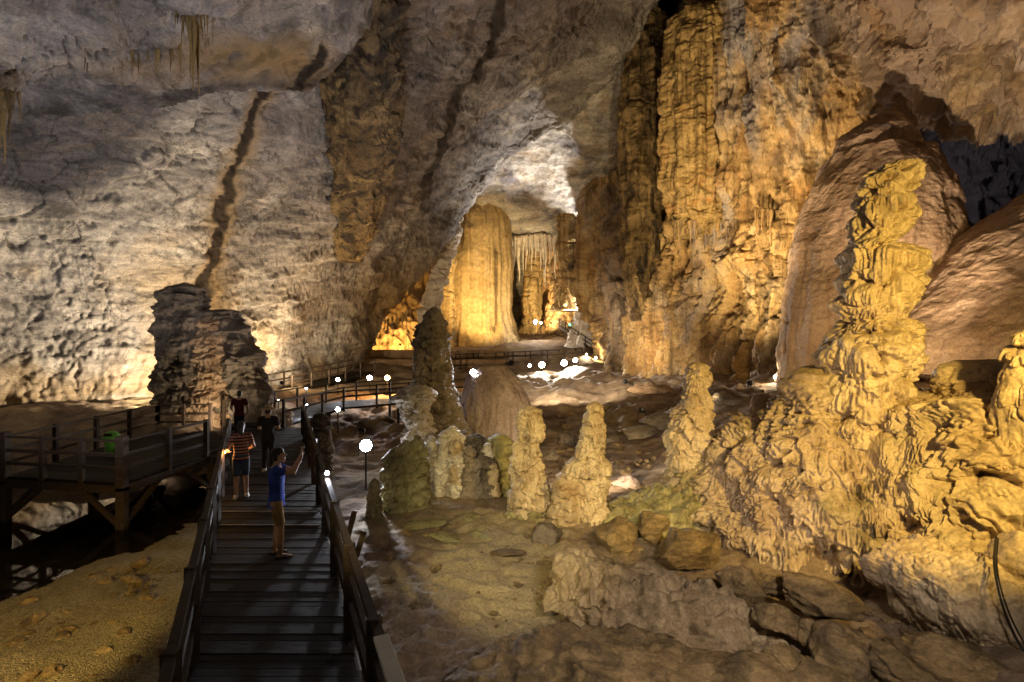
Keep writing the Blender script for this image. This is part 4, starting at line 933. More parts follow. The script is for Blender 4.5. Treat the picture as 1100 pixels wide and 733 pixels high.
# left viewing platform
FLc, BLc, BRc, FRc = (-12.75, 13.1, 0), (-13.4, 19.7, 0), (-10.9, 19.7, 0), (-9.35, 12.5, 0)
P0 = (-11.3, 15.5, 0); pf_ = empty('viewing_platform', P0)
tag(pf_, 'wooden viewing platform on posts above the pool, left of the boardwalk', 'platform')
JX = (-9.0, 16.6, 0)
mb = deck_mesh([FLc, BLc], [FRc, (-9.15, 15.2, 0), (-9.9, 19.7, 0)]); mb.v = [(v[0]-P0[0], v[1]-P0[1], v[2]) for v in mb.v]; mb.build('deck', 'deck', pf_)
for (p, q) in ((FLc, FRc), (FRc, (-9.15, 15.6, 0)), (FLc, BLc)):
    m_ = MB(); m_.bar(Vector(p)-Vector(P0)+Vector((0, 0, -.16)), Vector(q)-Vector(P0)+Vector((0, 0, -.16)), .12, .2); m_.build('beam', 'wood', pf_)
for p in (FLc, FRc, (-11.1, 16, 0), (-9.1, 15.8, 0), BLc, (-13.1, 16.3, 0), (-10.2, 19, 0)):
    m_ = MB(); m_.bar(Vector(p)-Vector(P0)+Vector((0, 0, -.1)), Vector(p)-Vector(P0)+Vector((0, 0, -1.8)), .2); m_.build('leg', 'wood', pf_, bevel=.01)
for (p, q) in (((FLc[0]+.1, FLc[1], -1.0), (FLc[0]+1.1, FLc[1]-.15, -.2)), ((FRc[0]-.1, FRc[1], -1.0), (FRc[0]-1.1, FRc[1]+.15, -.2)), ((FRc[0], FRc[1]+.1, -1.0), (FRc[0]+.05, FRc[1]+1.3, -.2)),
               ((FLc[0]-.02, FLc[1]+.1, -1.0), (FLc[0]-.1, FLc[1]+1.4, -.2)), ((-9.1, 15.7, -1.0), (-9.2, 14.6, -.2)), ((-11.1, 16, -1.1), (-10.1, 15.8, -.2)), ((-11.1, 16, -1.1), (-11.9, 15.6, -.2))):
    m_ = MB(); m_.bar(Vector(p)-Vector(P0), Vector(q)-Vector(P0), .09, .11); m_.build('brace', 'wood', pf_)
railing(pf_, [FLc, FRc], 1.15, loc=P0, post=.11, rail=(.05, .08)); railing(pf_, [FRc, (-9.15, 15.6, 0)], 1.6, loc=P0, post=.12, rail=(.05, .08)); railing(pf_, [FLc, BLc], 1.7, loc=P0, post=.11, rail=(.05, .08))
railing(pf_, [BLc, (-11.4, 19.7, 0)], 1.1, loc=P0, post=.11, rail=(.05, .08))
for (p) in (FLc, FRc):
    m_ = MB(); m_.bar(Vector(p)-Vector(P0)+Vector((0, 0, -.2)), Vector(p)-Vector(P0)+Vector((0, 0, 1.12)), .20); m_.build('corner_post', 'wood', pf_, bevel=.01)
# green litter bin on the platform
bn = empty('litter_bin', (-12.05, 15.7, 0)); tag(bn, 'bright green litter bin with a domed lid on the viewing platform', 'litter bin')
bm = bmesh.new(); bmesh.ops.create_cone(bm, cap_ends=True, segments=28, radius1=.155, radius2=.20, depth=.5)
bmesh.ops.translate(bm, verts=bm.verts, vec=(0, 0, .25))
for v in bm.verts: v.co.y *= .85
me = bpy.data.meshes.new('body'); bm.to_mesh(me); bm.free(); link('body', me, MAT['bin_green'], bn)
m_ = MB(); m_.box_pts([(-.215,-.18,.5),(.215,-.18,.5),(.215,.18,.5),(-.215,.18,.5),(-.215,-.18,.54),(.215,-.18,.54),(.215,.18,.54),(-.215,.18,.54)]); m_.build('rim', 'bin_green', bn, bevel=.008)
bm = bmesh.new(); bmesh.ops.create_uvsphere(bm, u_segments=24, v_segments=14, radius=.205)
bmesh.ops.delete(bm, geom=[v for v in bm.verts if v.co.z < -.001], context='VERTS')
for v in bm.verts: v.co.y *= .85; v.co.z = v.co.z*.75+.545
me = bpy.data.meshes.new('lid'); bm.to_mesh(me); bm.free(); ld = link('lid', me, MAT['bin_green'], bn)
m_ = MB(); m_.box_pts([(-.11,-.19,.56),(.11,-.19,.56),(.11,-.10,.56),(-.11,-.10,.56),(-.10,-.175,.64),(.10,-.175,.64),(.10,-.09,.64),(-.10,-.09,.64)]); m_.build('opening', 'bin_dark', ld)

# farther walkways
def walkway(name, label, left, right, step, cat='walkway', rails=(1.0, .55), sides=(1, 1), post=.10, legs=True):
    c = Vector(left[len(left)//2]); c0 = (c.x, c.y, c.z); root = empty(name, c0); tag(root, label, cat)
    mb = deck_mesh(left, right, .3, .1); mb.v = [tuple(Vector(v)-c) for v in mb.v]; mb.build('deck', 'deck', root)
    for s_, ln in zip(sides, (left, right)):
        if s_: railing(root, ln, step, rails=rails, post=post, rail=(.06, .09), loc=c0)
        if legs:
            n = max(1, int(plen(ln)/3.5)); L_ = plen(ln)
            for k in range(n+1):
                p = along(ln, L_*k/n); m_ = MB(); m_.bar(p-c+Vector((0, 0, -.1)), p-c+Vector((0, 0, -1.6)), .14); m_.build('leg', 'wood', root)
    return root
walkway('walkway', 'dark walkway crossing behind the boardwalk end with open railings under the lamps', [(-11.6,21,0),(-11.0,26,0),(-9.5,28.6,.1),(-6.4,29.2,.2),(-3.8,31,.3)], [(-9.2,21,0),(-8.8,24.6,0),(-8.3,26.0,.1),(-6.0,26.8,.2),(-2.6,29,.3)], 1.7)
walkway('walkway', 'railed path climbing along the foot of the orange-lit left wall', [(-17.2,36,.0),(-15.6,40,.3),(-13.5,44.5,.8)], [(-15.0,35.6,.0),(-13.5,39.4,.3),(-11.6,44,.8)], 1.7)
walkway('walkway', 'long walkway with lamps crossing the hall in front of the giant pillar', [(-9.0,50,1.0),(-2,54.5,1.2),(4,57,1.4),(9,58.5,1.7)], [(-8.2,47.8,1.0),(-1.6,52.3,1.2),(4.3,54.9,1.4),(9.4,56.2,1.7)], 2.0, post=.12)
# far stairs with stringers and treads
st0, st1 = Vector((10.4, 57.5, 1.8)), Vector((6.6, 64.5, 5.1)); c0 = tuple(st0); sr = empty('staircase', c0); tag(sr, 'steep railed staircase climbing beside the pale far column', 'staircase')
dirv = (st1-st0); sd = Vector((dirv.y, -dirv.x, 0)).normalized()*.9
mb = MB()
for k in range(22):
    p = dirv*((k+.5)/22); mb.bar(p-sd, p+sd, .3, .06)
mb.build('treads', 'deck', sr)
for s_ in (-1, 1):
    m_ = MB(); m_.bar(sd*s_, dirv+sd*s_, .1, .28); m_.build('stringer', 'wood', sr)
    railing(sr, [tuple(sd*s_), tuple(dirv+sd*s_)], 1.5, rails=(1.0, .55), post=.12, rail=(.07, .1))
# retaining terrace of stone courses left of the dark column
for i, (y_, z0, z1) in enumerate(((50.5, .2, 1.6), (53.5, 1.2, 2.5))):
    v_ = MB(); n = 26
    for k in range(n):
        a_ = -17+.62*k; b_ = a_+.6
        for j in range(4):
            zz0 = z0+(z1-z0)*j/4; zz1 = z0+(z1-z0)*(j+.94)/4; jj = rj.uniform(-.05, .05); of = .3*(j % 2)
            v_.box_pts([(a_+of,y_+jj+.4,zz0),(b_+of,y_+jj+.4,zz0),(b_+of,y_+1.2,zz0),(a_+of,y_+1.2,zz0),(a_+of,y_+jj+.4,zz1),(b_+of,y_+jj+.4,zz1),(b_+of,y_+1.2,zz1),(a_+of,y_+1.2,zz1)])
    o = v_.build('retaining_wall', MAT['tan'], None, (-9, y_, z0)); tag(o, ('low stone retaining wall below the orange-lit alcove, in front', 'stone retaining wall behind the lower one, under the orange-lit alcove')[i], 'retaining wall')

# black cables over the boulder
for i, pts in enumerate(([(1070,575,7.2),(1068,605,6.75),(1074,640,6.5),(1085,672,6.4),(1100,700,6.3),(1125,735,6.1)], [(1072,578,7.2),(1071,610,6.72),(1079,645,6.5),(1094,680,6.4),(1115,712,6.3)])):
    m_ = MB(); p = cr_interp(np.array([W(*q) for q in pts]), 60); m_.tube(p-p[0], .014 if i == 0 else .010); o = m_.build('cable', 'cable', None, (0, 0, 0), smooth=True); o.location = p[0]
    tag(o, ('thicker black cable trailing over the dripping boulder at the right', 'thinner black cable running beside the thicker one at the right')[i], 'cable')
# ------------------------------------------------------------------ people
def cap_pieces(V, F, p, q, r0, r1, sx=1.0, axis=None, n=14):
    """tapered capsule, closed; sx squeezes it across the given axis"""
    p, q = Vector(p), Vector(q); d = (q-p); L_ = max(d.length, 1e-5); d = d/L_
    u = Vector(axis) if axis else (Vector((1, 0, 0)) if abs(d.x) < .8 else Vector((0, 1, 0)))
    x = (u-d*u.dot(d)).normalized(); y = d.cross(x); b = len(V); rings = []
    for k in range(1, 5): a = math.pi/2*k/5; rings.append((-r0*math.cos(a), r0*math.sin(a)))
    for k in range(7): t = k/6; rings.append((L_*t, r0+(r1-r0)*t))
    for k in range(1, 5): a = math.pi/2*k/5; rings.append((L_+r1*math.sin(a), r1*math.cos(a)))
    for h, r in rings:
        for k in range(n):
            a = 2*math.pi*k/n; V.append(tuple(p+d*h+x*math.cos(a)*r*sx+y*math.sin(a)*r))
    for i in range(len(rings)-1):
        for k in range(n): F.append((b+i*n+k, b+i*n+(k+1) % n, b+(i+1)*n+(k+1) % n, b+(i+1)*n+k))
    V.append(tuple(p-d*r0)); V.append(tuple(q+d*r1)); e = len(V)
    for k in range(n): F.append((e-2, b+(k+1) % n, b+k)); F.append((e-1, b+(len(rings)-1)*n+k, b+(len(rings)-1)*n+(k+1) % n))
def loft(V, F, rings, n=24):
    """rings: (centre, rx, ry) ellipses lying horizontally"""
    b = len(V)
    for c, rx, ry in rings:
        for k in range(n): a = 2*math.pi*k/n; V.append((c[0]+rx*math.cos(a), c[1]+ry*math.sin(a), c[2]))
    for i in range(len(rings)-1):
        for k in range(n): F.append((b+i*n+k, b+i*n+(k+1) % n, b+(i+1)*n+(k+1) % n, b+(i+1)*n+k))
    F.append(tuple(b+k for k in range(n))[::-1]); F.append(tuple(b+(len(rings)-1)*n+k for k in range(n)))
def remeshed(name, V, F, vox, mat, parent, smooth=4):
    me = bpy.data.meshes.new('tmp'); me.from_pydata(V, [], F); me.update()
    bm = bmesh.new(); bm.from_mesh(me); bmesh.ops.recalc_face_normals(bm, faces=bm.faces[:]); bm.to_mesh(me); bm.free()
    o = bpy.data.objects.new('tmp', me); COL.objects.link(o)
    r = o.modifiers.new('r', 'REMESH'); r.mode = 'VOXEL'; r.voxel_size = vox; r.use_smooth_shade = True
    s = o.modifiers.new('s', 'SMOOTH'); s.factor = .5; s.iterations = smooth
    dg = bpy.context.evaluated_depsgraph_get(); m2 = bpy.data.meshes.new_from_object(o.evaluated_get(dg))
    bpy.data.objects.remove(o); bpy.data.meshes.remove(me); m2.name = name; m2.materials.clear()
    for p in m2.polygons: p.use_smooth = True
    return link(name, m2, mat if not isinstance(mat, str) else MAT[mat], parent)
def person(label, loc, rz, J, shirt, legs, sleeve=.45, leg_len='shorts', scale=1.0, group=None, feet='sandal', shirt_z0=.86, hat=False, woman=False):
    """J: hand targets and stance; faces +y"""
    root = empty('person', loc, rz); root.scale = (scale,)*3; tag(root, label, 'person', group)
    lean = J.get('lean', 0.0)                                   # forward shift of the shoulders
    S = lambda z: lean*max(0, (z-.92)/.48)
    sh = .165 if woman else .185
    V, F = [], []
    tors = [(.84,.150,.105),(.92,.158,.110),(1.02,.135,.098),(1.14,.142,.102),(1.26,.163,.112),(1.35,.158,.100),(1.405,.120,.080),(1.44,.065,.06)]
    loft(V, F, [((0, S(z), z), a, b) for z, a, b in tors])
    cap_pieces(V, F, (0, S(1.42), 1.41), (0, S(1.5)+.015, 1.51), .055, .052)
    hc = Vector((0, S(1.56)+.03, 1.585)); tilt = J.get('look_up', 0)
    hv = len(V)
    loft(V, F, [((hc.x, hc.y+dy, hc.z+dz_), a, b) for dz_, a, b, dy in ((-.118,.018,.02,.035),(-.105,.042,.05,.03),(-.075,.058,.072,.015),(-.035,.068,.086,.004),(0,.073,.093,0),(.04,.075,.096,-.004),(.075,.066,.085,-.006),(.10,.045,.06,-.006),(.115,.015,.02,-.006))])
    cap_pieces(V, F, hc+Vector((0, .088, .01)), hc+Vector((0, .112, -.022)), .010, .014)         # nose
    for s in (-1, 1):
        cap_pieces(V, F, hc+Vector((s*.074, -.005, .012)), hc+Vector((s*.073, -.005, -.022)), .013, .009)   # ears
        cap_pieces(V, F, hc+Vector((s*.030, .082, .034)), hc+Vector((s*.015, .087, .036)), .007, .006)     # brow
    cap_pieces(V, F, hc+Vector((-.018, .085, -.058)), hc+Vector((.018, .085, -.058)), .008, .008)     # mouth
    if tilt:
        R = Matrix.Rotation(tilt, 3, 'X')
        for k in range(hv, len(V)): V[k] = tuple(R@(Vector(V[k])-hc)+hc)
    sleeves = []
    for s, key in ((-1, 'L'), (1, 'R')):
        shd = Vector((s*sh, S(1.38), 1.375)); el = Vector(J['elbow'+key]); ha = Vector(J['hand'+key])
        cap_pieces(V, F, shd, el, .052, .040); cap_pieces(V, F, el, ha, .040, .026)
        cap_pieces(V, F, (s*.10, S(1.38), 1.385), shd, .06, .055)
        sleeves.append((shd, shd.lerp(el, sleeve), Vector((s*.10, S(1.38), 1.385))))
        fd = Vector(J.get('fdir'+key, (ha-el).normalized())).normalized(); side = fd.cross(Vector((0, 0, 1)) if abs(fd.z) < .9 else Vector((0, 1, 0))).normalized()
        if key == 'L': side = -side
        palm = fd.cross(side)
        pe = ha+fd*.085
        cap_pieces(V, F, ha, pe, .030, .036, .45, palm)
        for q, (off, ln) in enumerate(((-.030, .062), (-.010, .074), (.011, .070), (.030, .052))):
            b0 = pe+side*off-fd*.005; k1 = b0+fd*ln*.5+palm*.010; k2 = k1+fd*ln*.32+palm*.026
            cap_pieces(V, F, b0, k1, .010, .0092, n=8); cap_pieces(V, F, k1, k2, .0092, .008, n=8)
        t0 = ha+fd*.025-side*.030; t1 = t0+fd*.035-side*.026; cap_pieces(V, F, t0, t1, .012, .0105, n=8); cap_pieces(V, F, t1, t1+fd*.030+palm*.012, .0105, .009, n=8)
    FT = J.get('feet', ((-.10, 0, 0), (.10, 0, 0)))
    knees = []
    for s, ft in zip((-1, 1), FT):
        hip = Vector((s*.082, 0, .88)); an = Vector((ft[0], ft[1], .085)); kn = hip.lerp(an, .5)+Vector((0, .03+J.get('bend', 0), .02)); knees.append((hip, kn, an))
        cap_pieces(V, F, hip, kn, .085, .056); cap_pieces(V, F, kn, kn.lerp(an, .35), .054, .056); cap_pieces(V, F, kn.lerp(an, .35), an, .056, .037)
        cap_pieces(V, F, an+Vector((0, -.025, -.045)), an+Vector((s*.015, .10, -.057)), .036, .030); cap_pieces(V, F, an+Vector((s*.015, .10, -.06)), an+Vector((s*.022, .155, -.064)), .030, .020)
    body = remeshed('body', V, F, .0085, 'skin', root)
    # shirt
    V, F = [], []
    z0 = shirt_z0
    rings = [(z, a, b) for z, a, b in [(z0, .165, .122)]+[t for t in tors if t[0] > z0+.03 and t[0] < 1.43]]
    loft(V, F, [((0, S(z), z), a+.014, b+.014) for z, a, b in rings])
    for shd, se, ck in sleeves:
        cap_pieces(V, F, ck, shd, .070, .066); cap_pieces(V, F, shd, se, .066, .060)
    remeshed('shirt', V, F, .011, shirt, root, 3)
    # trousers or shorts
    V, F = [], []
    loft(V, F, [((0, 0, z), a, b) for z, a, b in ((.80, .155, .115), (.88, .166, .120), (.95, .160, .114), (.99, .148, .110))])
    for hip, kn, an in knees:
        if leg_len == 'shorts': cap_pieces(V, F, hip-Vector((0, 0, .01)), hip.lerp(kn, .86), .098, .076)
        else: cap_pieces(V, F, hip-Vector((0, 0, .01)), kn, .096, .070); cap_pieces(V, F, kn, an, .070, .052)
    remeshed('shorts' if leg_len == 'shorts' else 'trousers', V, F, .011, legs, root, 3)
    # hair
    V, F = [], []
    loft(V, F, [((hc.x, hc.y+dy, hc.z+dz_), a, b) for dz_, a, b, dy in ((-.075,.050,.040,-.050),(-.04,.070,.062,-.040),(0,.080,.078,-.026),(.045,.083,.100,-.010),(.085,.074,.094,-.008),(.115,.052,.068,-.008),(.132,.02,.03,-.008))])
    if woman: cap_pieces(V, F, hc+Vector((0, -.075, 0)), hc+Vector((0, -.10, -.20)), .060, .045)
    if tilt:
        R = Matrix.Rotation(tilt, 3, 'X'); V = [tuple(R@(Vector(v)-hc)+hc) for v in V]
    remeshed('hair', V, F, .010, 'hair', root, 2)
    for s in (-1, 1):
        bm = bmesh.new(); bmesh.ops.create_uvsphere(bm, u_segments=10, v_segments=8, radius=.0095)
        e = hc+(Matrix.Rotation(tilt, 3, 'X')@Vector((s*.029, .083, .014)))
        for v in bm.verts: v.co += e
        me = bpy.data.meshes.new('eye'); bm.to_mesh(me); bm.free(); link('eye', me, MAT['black'], root)
    # footwear
    for hip, kn, an in knees:
        s = -1 if an.x < 0 else 1; V, F = [], []
        loft(V, F, [((an.x+s*.012, an.y+.055, z), .050, .135) for z in (.0, .012, .026)])
        if feet == 'sandal':
            cap_pieces(V, F, an+Vector((-.04, .075, -.045)), an+Vector((.055, .075, -.045)), .012, .012); cap_pieces(V, F, an+Vector((.01, .09, -.028)), an+Vector((.015, .14, -.045)), .010, .010)
        else: cap_pieces(V, F, an+Vector((0, -.02, -.035)), an+Vector((s*.015, .14, -.045)), .048, .038)
        remeshed('sandal' if feet == 'sandal' else 'shoe', V, F, .009, 'sandal' if feet == 'sandal' else 'shoe', root, 2)
    if hat:
        V, F = [], []
        loft(V, F, [((hc.x, hc.y, hc.z+z), a, a) for z, a in ((.03,.20),(.045,.205),(.062,.15),(.075,.095),(.12,.088),(.145,.06))])
        remeshed('hat', V, F, .010, 'straw', root, 2)
    return root
# striped cloth
m, nt = M_('striped_cloth'); L = nt.links
tc = nd(nt, 'ShaderNodeTexCoord'); sx_ = nd(nt, 'ShaderNodeSeparateXYZ'); L.new(tc.outputs['Object'], sx_.inputs[0])
ma = nd(nt, 'ShaderNodeMath', operation='MULTIPLY', i={1: 15.0}); L.new(sx_.outputs['Z'], ma.inputs[0]); mf = nd(nt, 'ShaderNodeMath', operation='FRACT'); L.new(ma.outputs[0], mf.inputs[0])
r = ramp(nt, [(.46, (.05, .02, .03)), (.52, (.55, .16, .08)), (.80, (.55, .16, .08)), (.86, (.60, .45, .25)), (.97, (.05, .02, .03))]); L.new(mf.outputs[0], r.inputs[0])
b = nd(nt, 'ShaderNodeBsdfPrincipled', i={'Roughness': .9}); L.new(r.outputs[0], b.inputs['Base Color']); o = nd(nt, 'ShaderNodeOutputMaterial'); L.new(b.outputs[0], o.inputs[0]); MAT['stripe'] = m

def deck_at(px, d): return ((px-CX)/FP*d, d, 0.0)
p0 = deck_at(297, 8.25)
person('person in a blue shirt, tan shorts and sandals raising both arms to take a photo', p0, math.radians(-68),
       dict(elbowL=(-.15, .24, 1.30), elbowR=(.17, .25, 1.34), handL=(-.05, .36, 1.555), handR=(.07, .37, 1.565), fdirL=(.1, .15, 1), fdirR=(-.1, .15, 1), look_up=.18, feet=((-.10, -.03, 0), (.10, .06, 0))),
       'blue', 'khaki', .40, scale=1.0, shirt_z0=.80)
ph = empty('phone', (0, 0, 0)); R = Matrix.Rotation(math.radians(-68), 3, 'Z'); pl = Vector(p0)+R@Vector((.01, .405, 1.665)); ph.location = pl; ph.rotation_euler = (0, 0, math.radians(-68))
tag(ph, 'dark phone held up in both hands of the person in blue', 'phone')
m_ = MB(); m_.box_pts([(-.078,-.004,-.037),(.078,-.004,-.037),(.078,.004,-.037),(-.078,.004,-.037),(-.078,-.004,.037),(.078,-.004,.037),(.078,.004,.037),(-.078,.004,.037)]); m_.build('case', 'phone', ph, bevel=.002)
m_ = MB(); m_.box_pts([(-.07,-.0055,-.032),(.07,-.0055,-.032),(.07,-.0045,-.032),(-.07,-.0045,-.032),(-.07,-.0055,.032),(.07,-.0055,.032),(.07,-.0045,.032),(-.07,-.0045,.032)]); m_.build('screen', 'black', ph)
person('person in a red-striped T-shirt and denim shorts leaning at the left railing', deck_at(259, 11.3), math.radians(28),
       dict(elbowL=(-.27, .10, 1.13), elbowR=(.26, .16, 1.12), handL=(-.25, .32, 1.02), handR=(.16, .36, 1.03), lean=.10, feet=((-.10, -.05, 0), (.11, .04, 0))), 'stripe', 'denim', .5, scale=.96, feet='shoe', woman=True)
person('person in a dark maroon shirt and dark trousers standing with the back turned', deck_at(257, 17.8), math.radians(15),
       dict(elbowL=(-.26, .02, 1.12), elbowR=(.26, .02, 1.12), handL=(-.22, .20, .98), handR=(.22, .20, .98)), 'maroon', 'charcoal', .5, 'trousers', scale=1.0, feet='shoe')
person('person in dark clothes and a straw hat standing behind the person in blue', deck_at(288, 13.6), math.radians(8),
       dict(elbowL=(-.25, .05, 1.12), elbowR=(.25, .06, 1.12), handL=(-.12, .24, 1.10), handR=(.14, .24, 1.12)), 'charcoal', 'charcoal', .6, 'trousers', scale=1.0, feet='shoe', hat=True)
# ------------------------------------------------------------------ the cave's floodlights and the added ones
COOL, WHITE, WARM, YEL, ORG = (.86, .90, 1.0), (1, .95, .86), (1, .80, .50), (1, .72, .27), (1, .50, .14)
LENS = {}
def lens_mat(c, s):
    k = (c, s)
    if k not in LENS: LENS[k] = plain('lamp_glow', c, emit=s)
    return LENS[k]
HOUSE = {}
def lamp(label, pos, aim, color, watts, r=.12, cone=None, blend=.6, glow=60, group='floodlights in the cave', post=None, soft=.10):
    """a round floodlight: housing with fins, glowing lens, bracket, and its own light"""
    pos, aim = Vector(pos), Vector(aim); d = (aim-pos).normalized()
    root = empty('floodlight', pos); root.rotation_mode = 'QUATERNION'; root.rotation_quaternion = d.to_track_quat('-Z', 'Y'); tag(root, label, 'lamp', group)
    if r not in HOUSE:
        bm = bmesh.new(); n = 24; prof = [(0, .8), (.55, .8), (.7, .75), (.85, .45), (1.1, .12), (1.02, .0), (1.02, -.10), (.90, -.10), (.88, -.02)]
        rings = [[bm.verts.new((r*a*math.cos(2*math.pi*k/n), r*a*math.sin(2*math.pi*k/n), r*z)) for k in range(n)] for a, z in prof[1:]]
        for i in range(len(rings)-1):
            for k in range(n): bm.faces.new((rings[i][k], rings[i][(k+1) % n], rings[i+1][(k+1) % n], rings[i+1][k]))
        bm.faces.new(rings[0])
        me = bpy.data.meshes.new('housing'); bm.to_mesh(me); bm.free(); me.materials.append(MAT['black'])
        bm = bmesh.new(); bmesh.ops.create_circle(bm, cap_ends=True, segments=24, radius=r*.88); 
        for v in bm.verts: v.co.z = -.05*r
        ml = bpy.data.meshes.new('lens'); bm.to_mesh(ml); bm.free()
        HOUSE[r] = (me, ml)
    me, ml = HOUSE[r]
    h = bpy.data.objects.new('housing', me); COL.objects.link(h); h.parent = root
    ml = ml.copy(); ml.materials.append(lens_mat(color, glow)); l = bpy.data.objects.new('lens', ml); COL.objects.link(l); l.parent = root
    q = root.rotation_quaternion.inverted(); dn = q@Vector((0, 0, -1))
    m_ = MB(); m_.bar((r*1.1, 0, r*.3), Vector((r*1.1, 0, r*.3))+dn*r*1.5, r*.12, r*.3); m_.bar((-r*1.1, 0, r*.3), Vector((-r*1.1, 0, r*.3))+dn*r*1.5, r*.12, r*.3)
    if post: m_.bar(dn*r*.9+Vector((0, 0, r*.5)), dn*post+Vector((0, 0, r*.5)), .05)
    m_.build('bracket', 'black', root)
    if watts > 0:
        if cone is None: ld = bpy.data.lights.new('light', 'POINT'); ld.shadow_soft_size = soft
        else: ld = bpy.data.lights.new('light', 'SPOT'); ld.spot_size = math.radians(cone); ld.spot_blend = blend; ld.shadow_soft_size = soft
        ld.energy = watts; ld.color = color; lo = bpy.data.objects.new('light', ld); COL.objects.link(lo); lo.parent = root; lo.location = (0, 0, -r*.35-(soft if cone is None else .0))
    return root
EYE = (0, 0, HC)
# --- lamps the photo shows
lamp('big star-bright white floodlight low in the dark gap beside the mossy green stalagmites', W(393,479,15.5), (-.6,2,2.2), COOL, 700, 0.190, 90, glow=220, post=1.3)
lamp('white floodlight on the purple-brown dome beside the dark column', W(508,400,18.4), (-.4,2,2.8), COOL, 300, 0.112, 110, glow=150, post=1.2)
lamp('white lamp at the middle of the dark gap above the star-bright one', W(363,440,22), EYE, COOL, 300, 0.098, 90, glow=120, post=1.0)
lamp('bluish lamp farthest left of the three along the terrace', W(363,408,34), EYE, COOL, 380, 0.128, 100, glow=90, post=1.0)
lamp('larger white lamp in the middle of the three along the terrace', W(397,406,36), EYE, COOL, 600, 0.180, 100, glow=120, post=1.0)
lamp('orange lamp beside the dark column, right of the two white terrace lamps', W(416,406,36), EYE, ORG, 900, 0.188, None, glow=70, post=1.0)
lamp('small white lamp under the pale rounded stalagmites beyond the railing', W(284,428,26), EYE, COOL, 120, 0.090, 90, glow=60, post=.8)
lamp('tiny white lamp alone in the dark beyond the railing', W(299,430,27), EYE, WHITE, 20, 0.045, None, glow=40, post=.8)
lamp('small white lamp high in the dark above a second one', W(329,417,30), EYE, COOL, 60, 0.060, None, glow=50, post=1.0)
lamp('small white lamp below another in the dark left of the star-bright one', W(329,436,24), EYE, COOL, 120, 0.083, 90, glow=70, post=1.0)
lamp('white lamp on the right railing post of the boardwalk', Vector((xr(9.0)+.02, 9.0, 1.12)), (-2,2,2.2), COOL, 12, 0.038, None, glow=120)
lamp('dim bluish lamp at the left end of the row on the long walkway', W(569,393,46.5), EYE, COOL, 1500, 0.150, 100, glow=60, post=1.0)
lamp('big warm white lamp in the row on the long walkway', W(582,392,47), (3,30,-2), WARM, 3200, 0.300, 100, glow=110, post=1.0)
lamp('brightest white lamp in the middle of the row on the long walkway', W(606,390,47.5), (5,30,-2), WHITE, 3200, 0.300, 100, glow=160, post=1.0)
lamp('white lamp just right of the brightest one in the row', W(618,387,48), (6,30,-2), WHITE, 2500, 0.225, 100, glow=110, post=1.0)
lamp('small warm lamp on the long walkway right of the bright row', W(630,381,53), EYE, WARM, 250, 0.120, None, glow=50, post=1.0)
lamp('small yellow lamp at the right end of the row', W(640,384.5,53.5), EYE, YEL, 250, 0.128, None, glow=40, post=1.0)
lamp('cool white lamp at the foot of the far stairs', W(653,369,56), EYE, COOL, 300, 0.165, None, glow=70, post=1.2)
lamp('tiny white lamp below the one at the foot of the far stairs', W(650,380,54), EYE, COOL, 80, 0.090, None, glow=40, post=.8)
lamp('warm white lamp at the foot of the giant golden pillar', W(575,346,66), (3,50,8), WHITE, 400, 0.255, None, glow=130, post=2.1)
lamp('dim warm lamp close beside the one at the foot of the giant pillar', W(581,347,66), (3,50,8), WARM, 250, 0.165, None, glow=25, post=2.1)
lamp('tiny green signal lamp near the top of the far stairs', W(612,349,63.5), EYE, (.1, 1, .35), 0, .16, None, glow=6, post=2.3)
lamp('small warm lamp on the shaded ledge below the bell-shaped dome', W(833,405,24), (6,10,3), WARM, 260, 0.083, None, glow=60, post=.5)
lamp('orange glowing lamp low at the left railing beside the person in stripes', W(241,486,11.4), (-5.5,10.5,.8), ORG, 14, 0.038, None, glow=14)
# --- floodlights tucked behind rocks or out of view, some added to brighten dark spots
def hid(label, pos, aim, color, watts, cone=100, blend=.7, r=.14, soft=.15): return lamp(label, pos, aim, color, watts, r, cone, blend, 30, soft=soft)
hid('floodlight hidden behind the tall dark stalagmites, lighting the left wall', W(243,426,24.3), W(110,350,24), (1, .82, .54), 5200, 150, soft=.3)
hid('floodlight behind the hunched dark stalagmite, lighting the wall to its right', W(303,411,33), W(340,310,39), (1, .78, .46), 4000, 150, soft=.3)
hid('wide floodlight left of the platform, washing the grey slab', (-5.2, 4.4, -.45), (-16.5, 20.0, 15.0), (.95, .94, 1.0), 3500, 74, .6)
hid('floodlight under the boardwalk, washing the grey ceiling slab', (-6.5, 22.5, -.4), W(420,130,27), (1, .93, .86), 1700, 100, .9)
hid('yellow floodlight at the left of the boardwalk, throwing a pool of light on the gravel', (-4.9, 2.2, 2.2), (-7.2, 7.9, -.9), (1, .68, .18), 1050, 40, .55)
hid('orange floodlight behind the terrace wall, lighting the alcove under the slab', W(398,376,54.6), W(415,330,61), (1, .56, .18), 1400, 150)
hid('orange floodlight hidden behind the dark column, aimed at the low wall', W(430,370,55.5), W(430,320,62), (1, .60, .22), 2600, 160)
hid('yellow floodlight on the long walkway, aimed at the giant golden pillar', W(541,380,55), W(512,290,70), (1, .70, .29), 15000, 64)
hid('white floodlight behind the giant pillar, flooding the vault', W(618,343,64), W(592,200,61), (1, .92, .82), 26000, 115)
hid('warm floodlight beside the far columns', W(628,352,62), W(640,320,75), YEL, 4200, 120)
hid('added yellow floodlight on the ground of the far chamber, brightening its dark back wall', W(592,347,70), W(585,285,81), (1, .74, .38), 5500, 140)  # added lamp: lifts the dark back wall right of the pillar
hid('orange floodlight at the far left foot of the right wall', W(672,410,33), W(700,345,45), (1, .66, .30), 2600, 44)
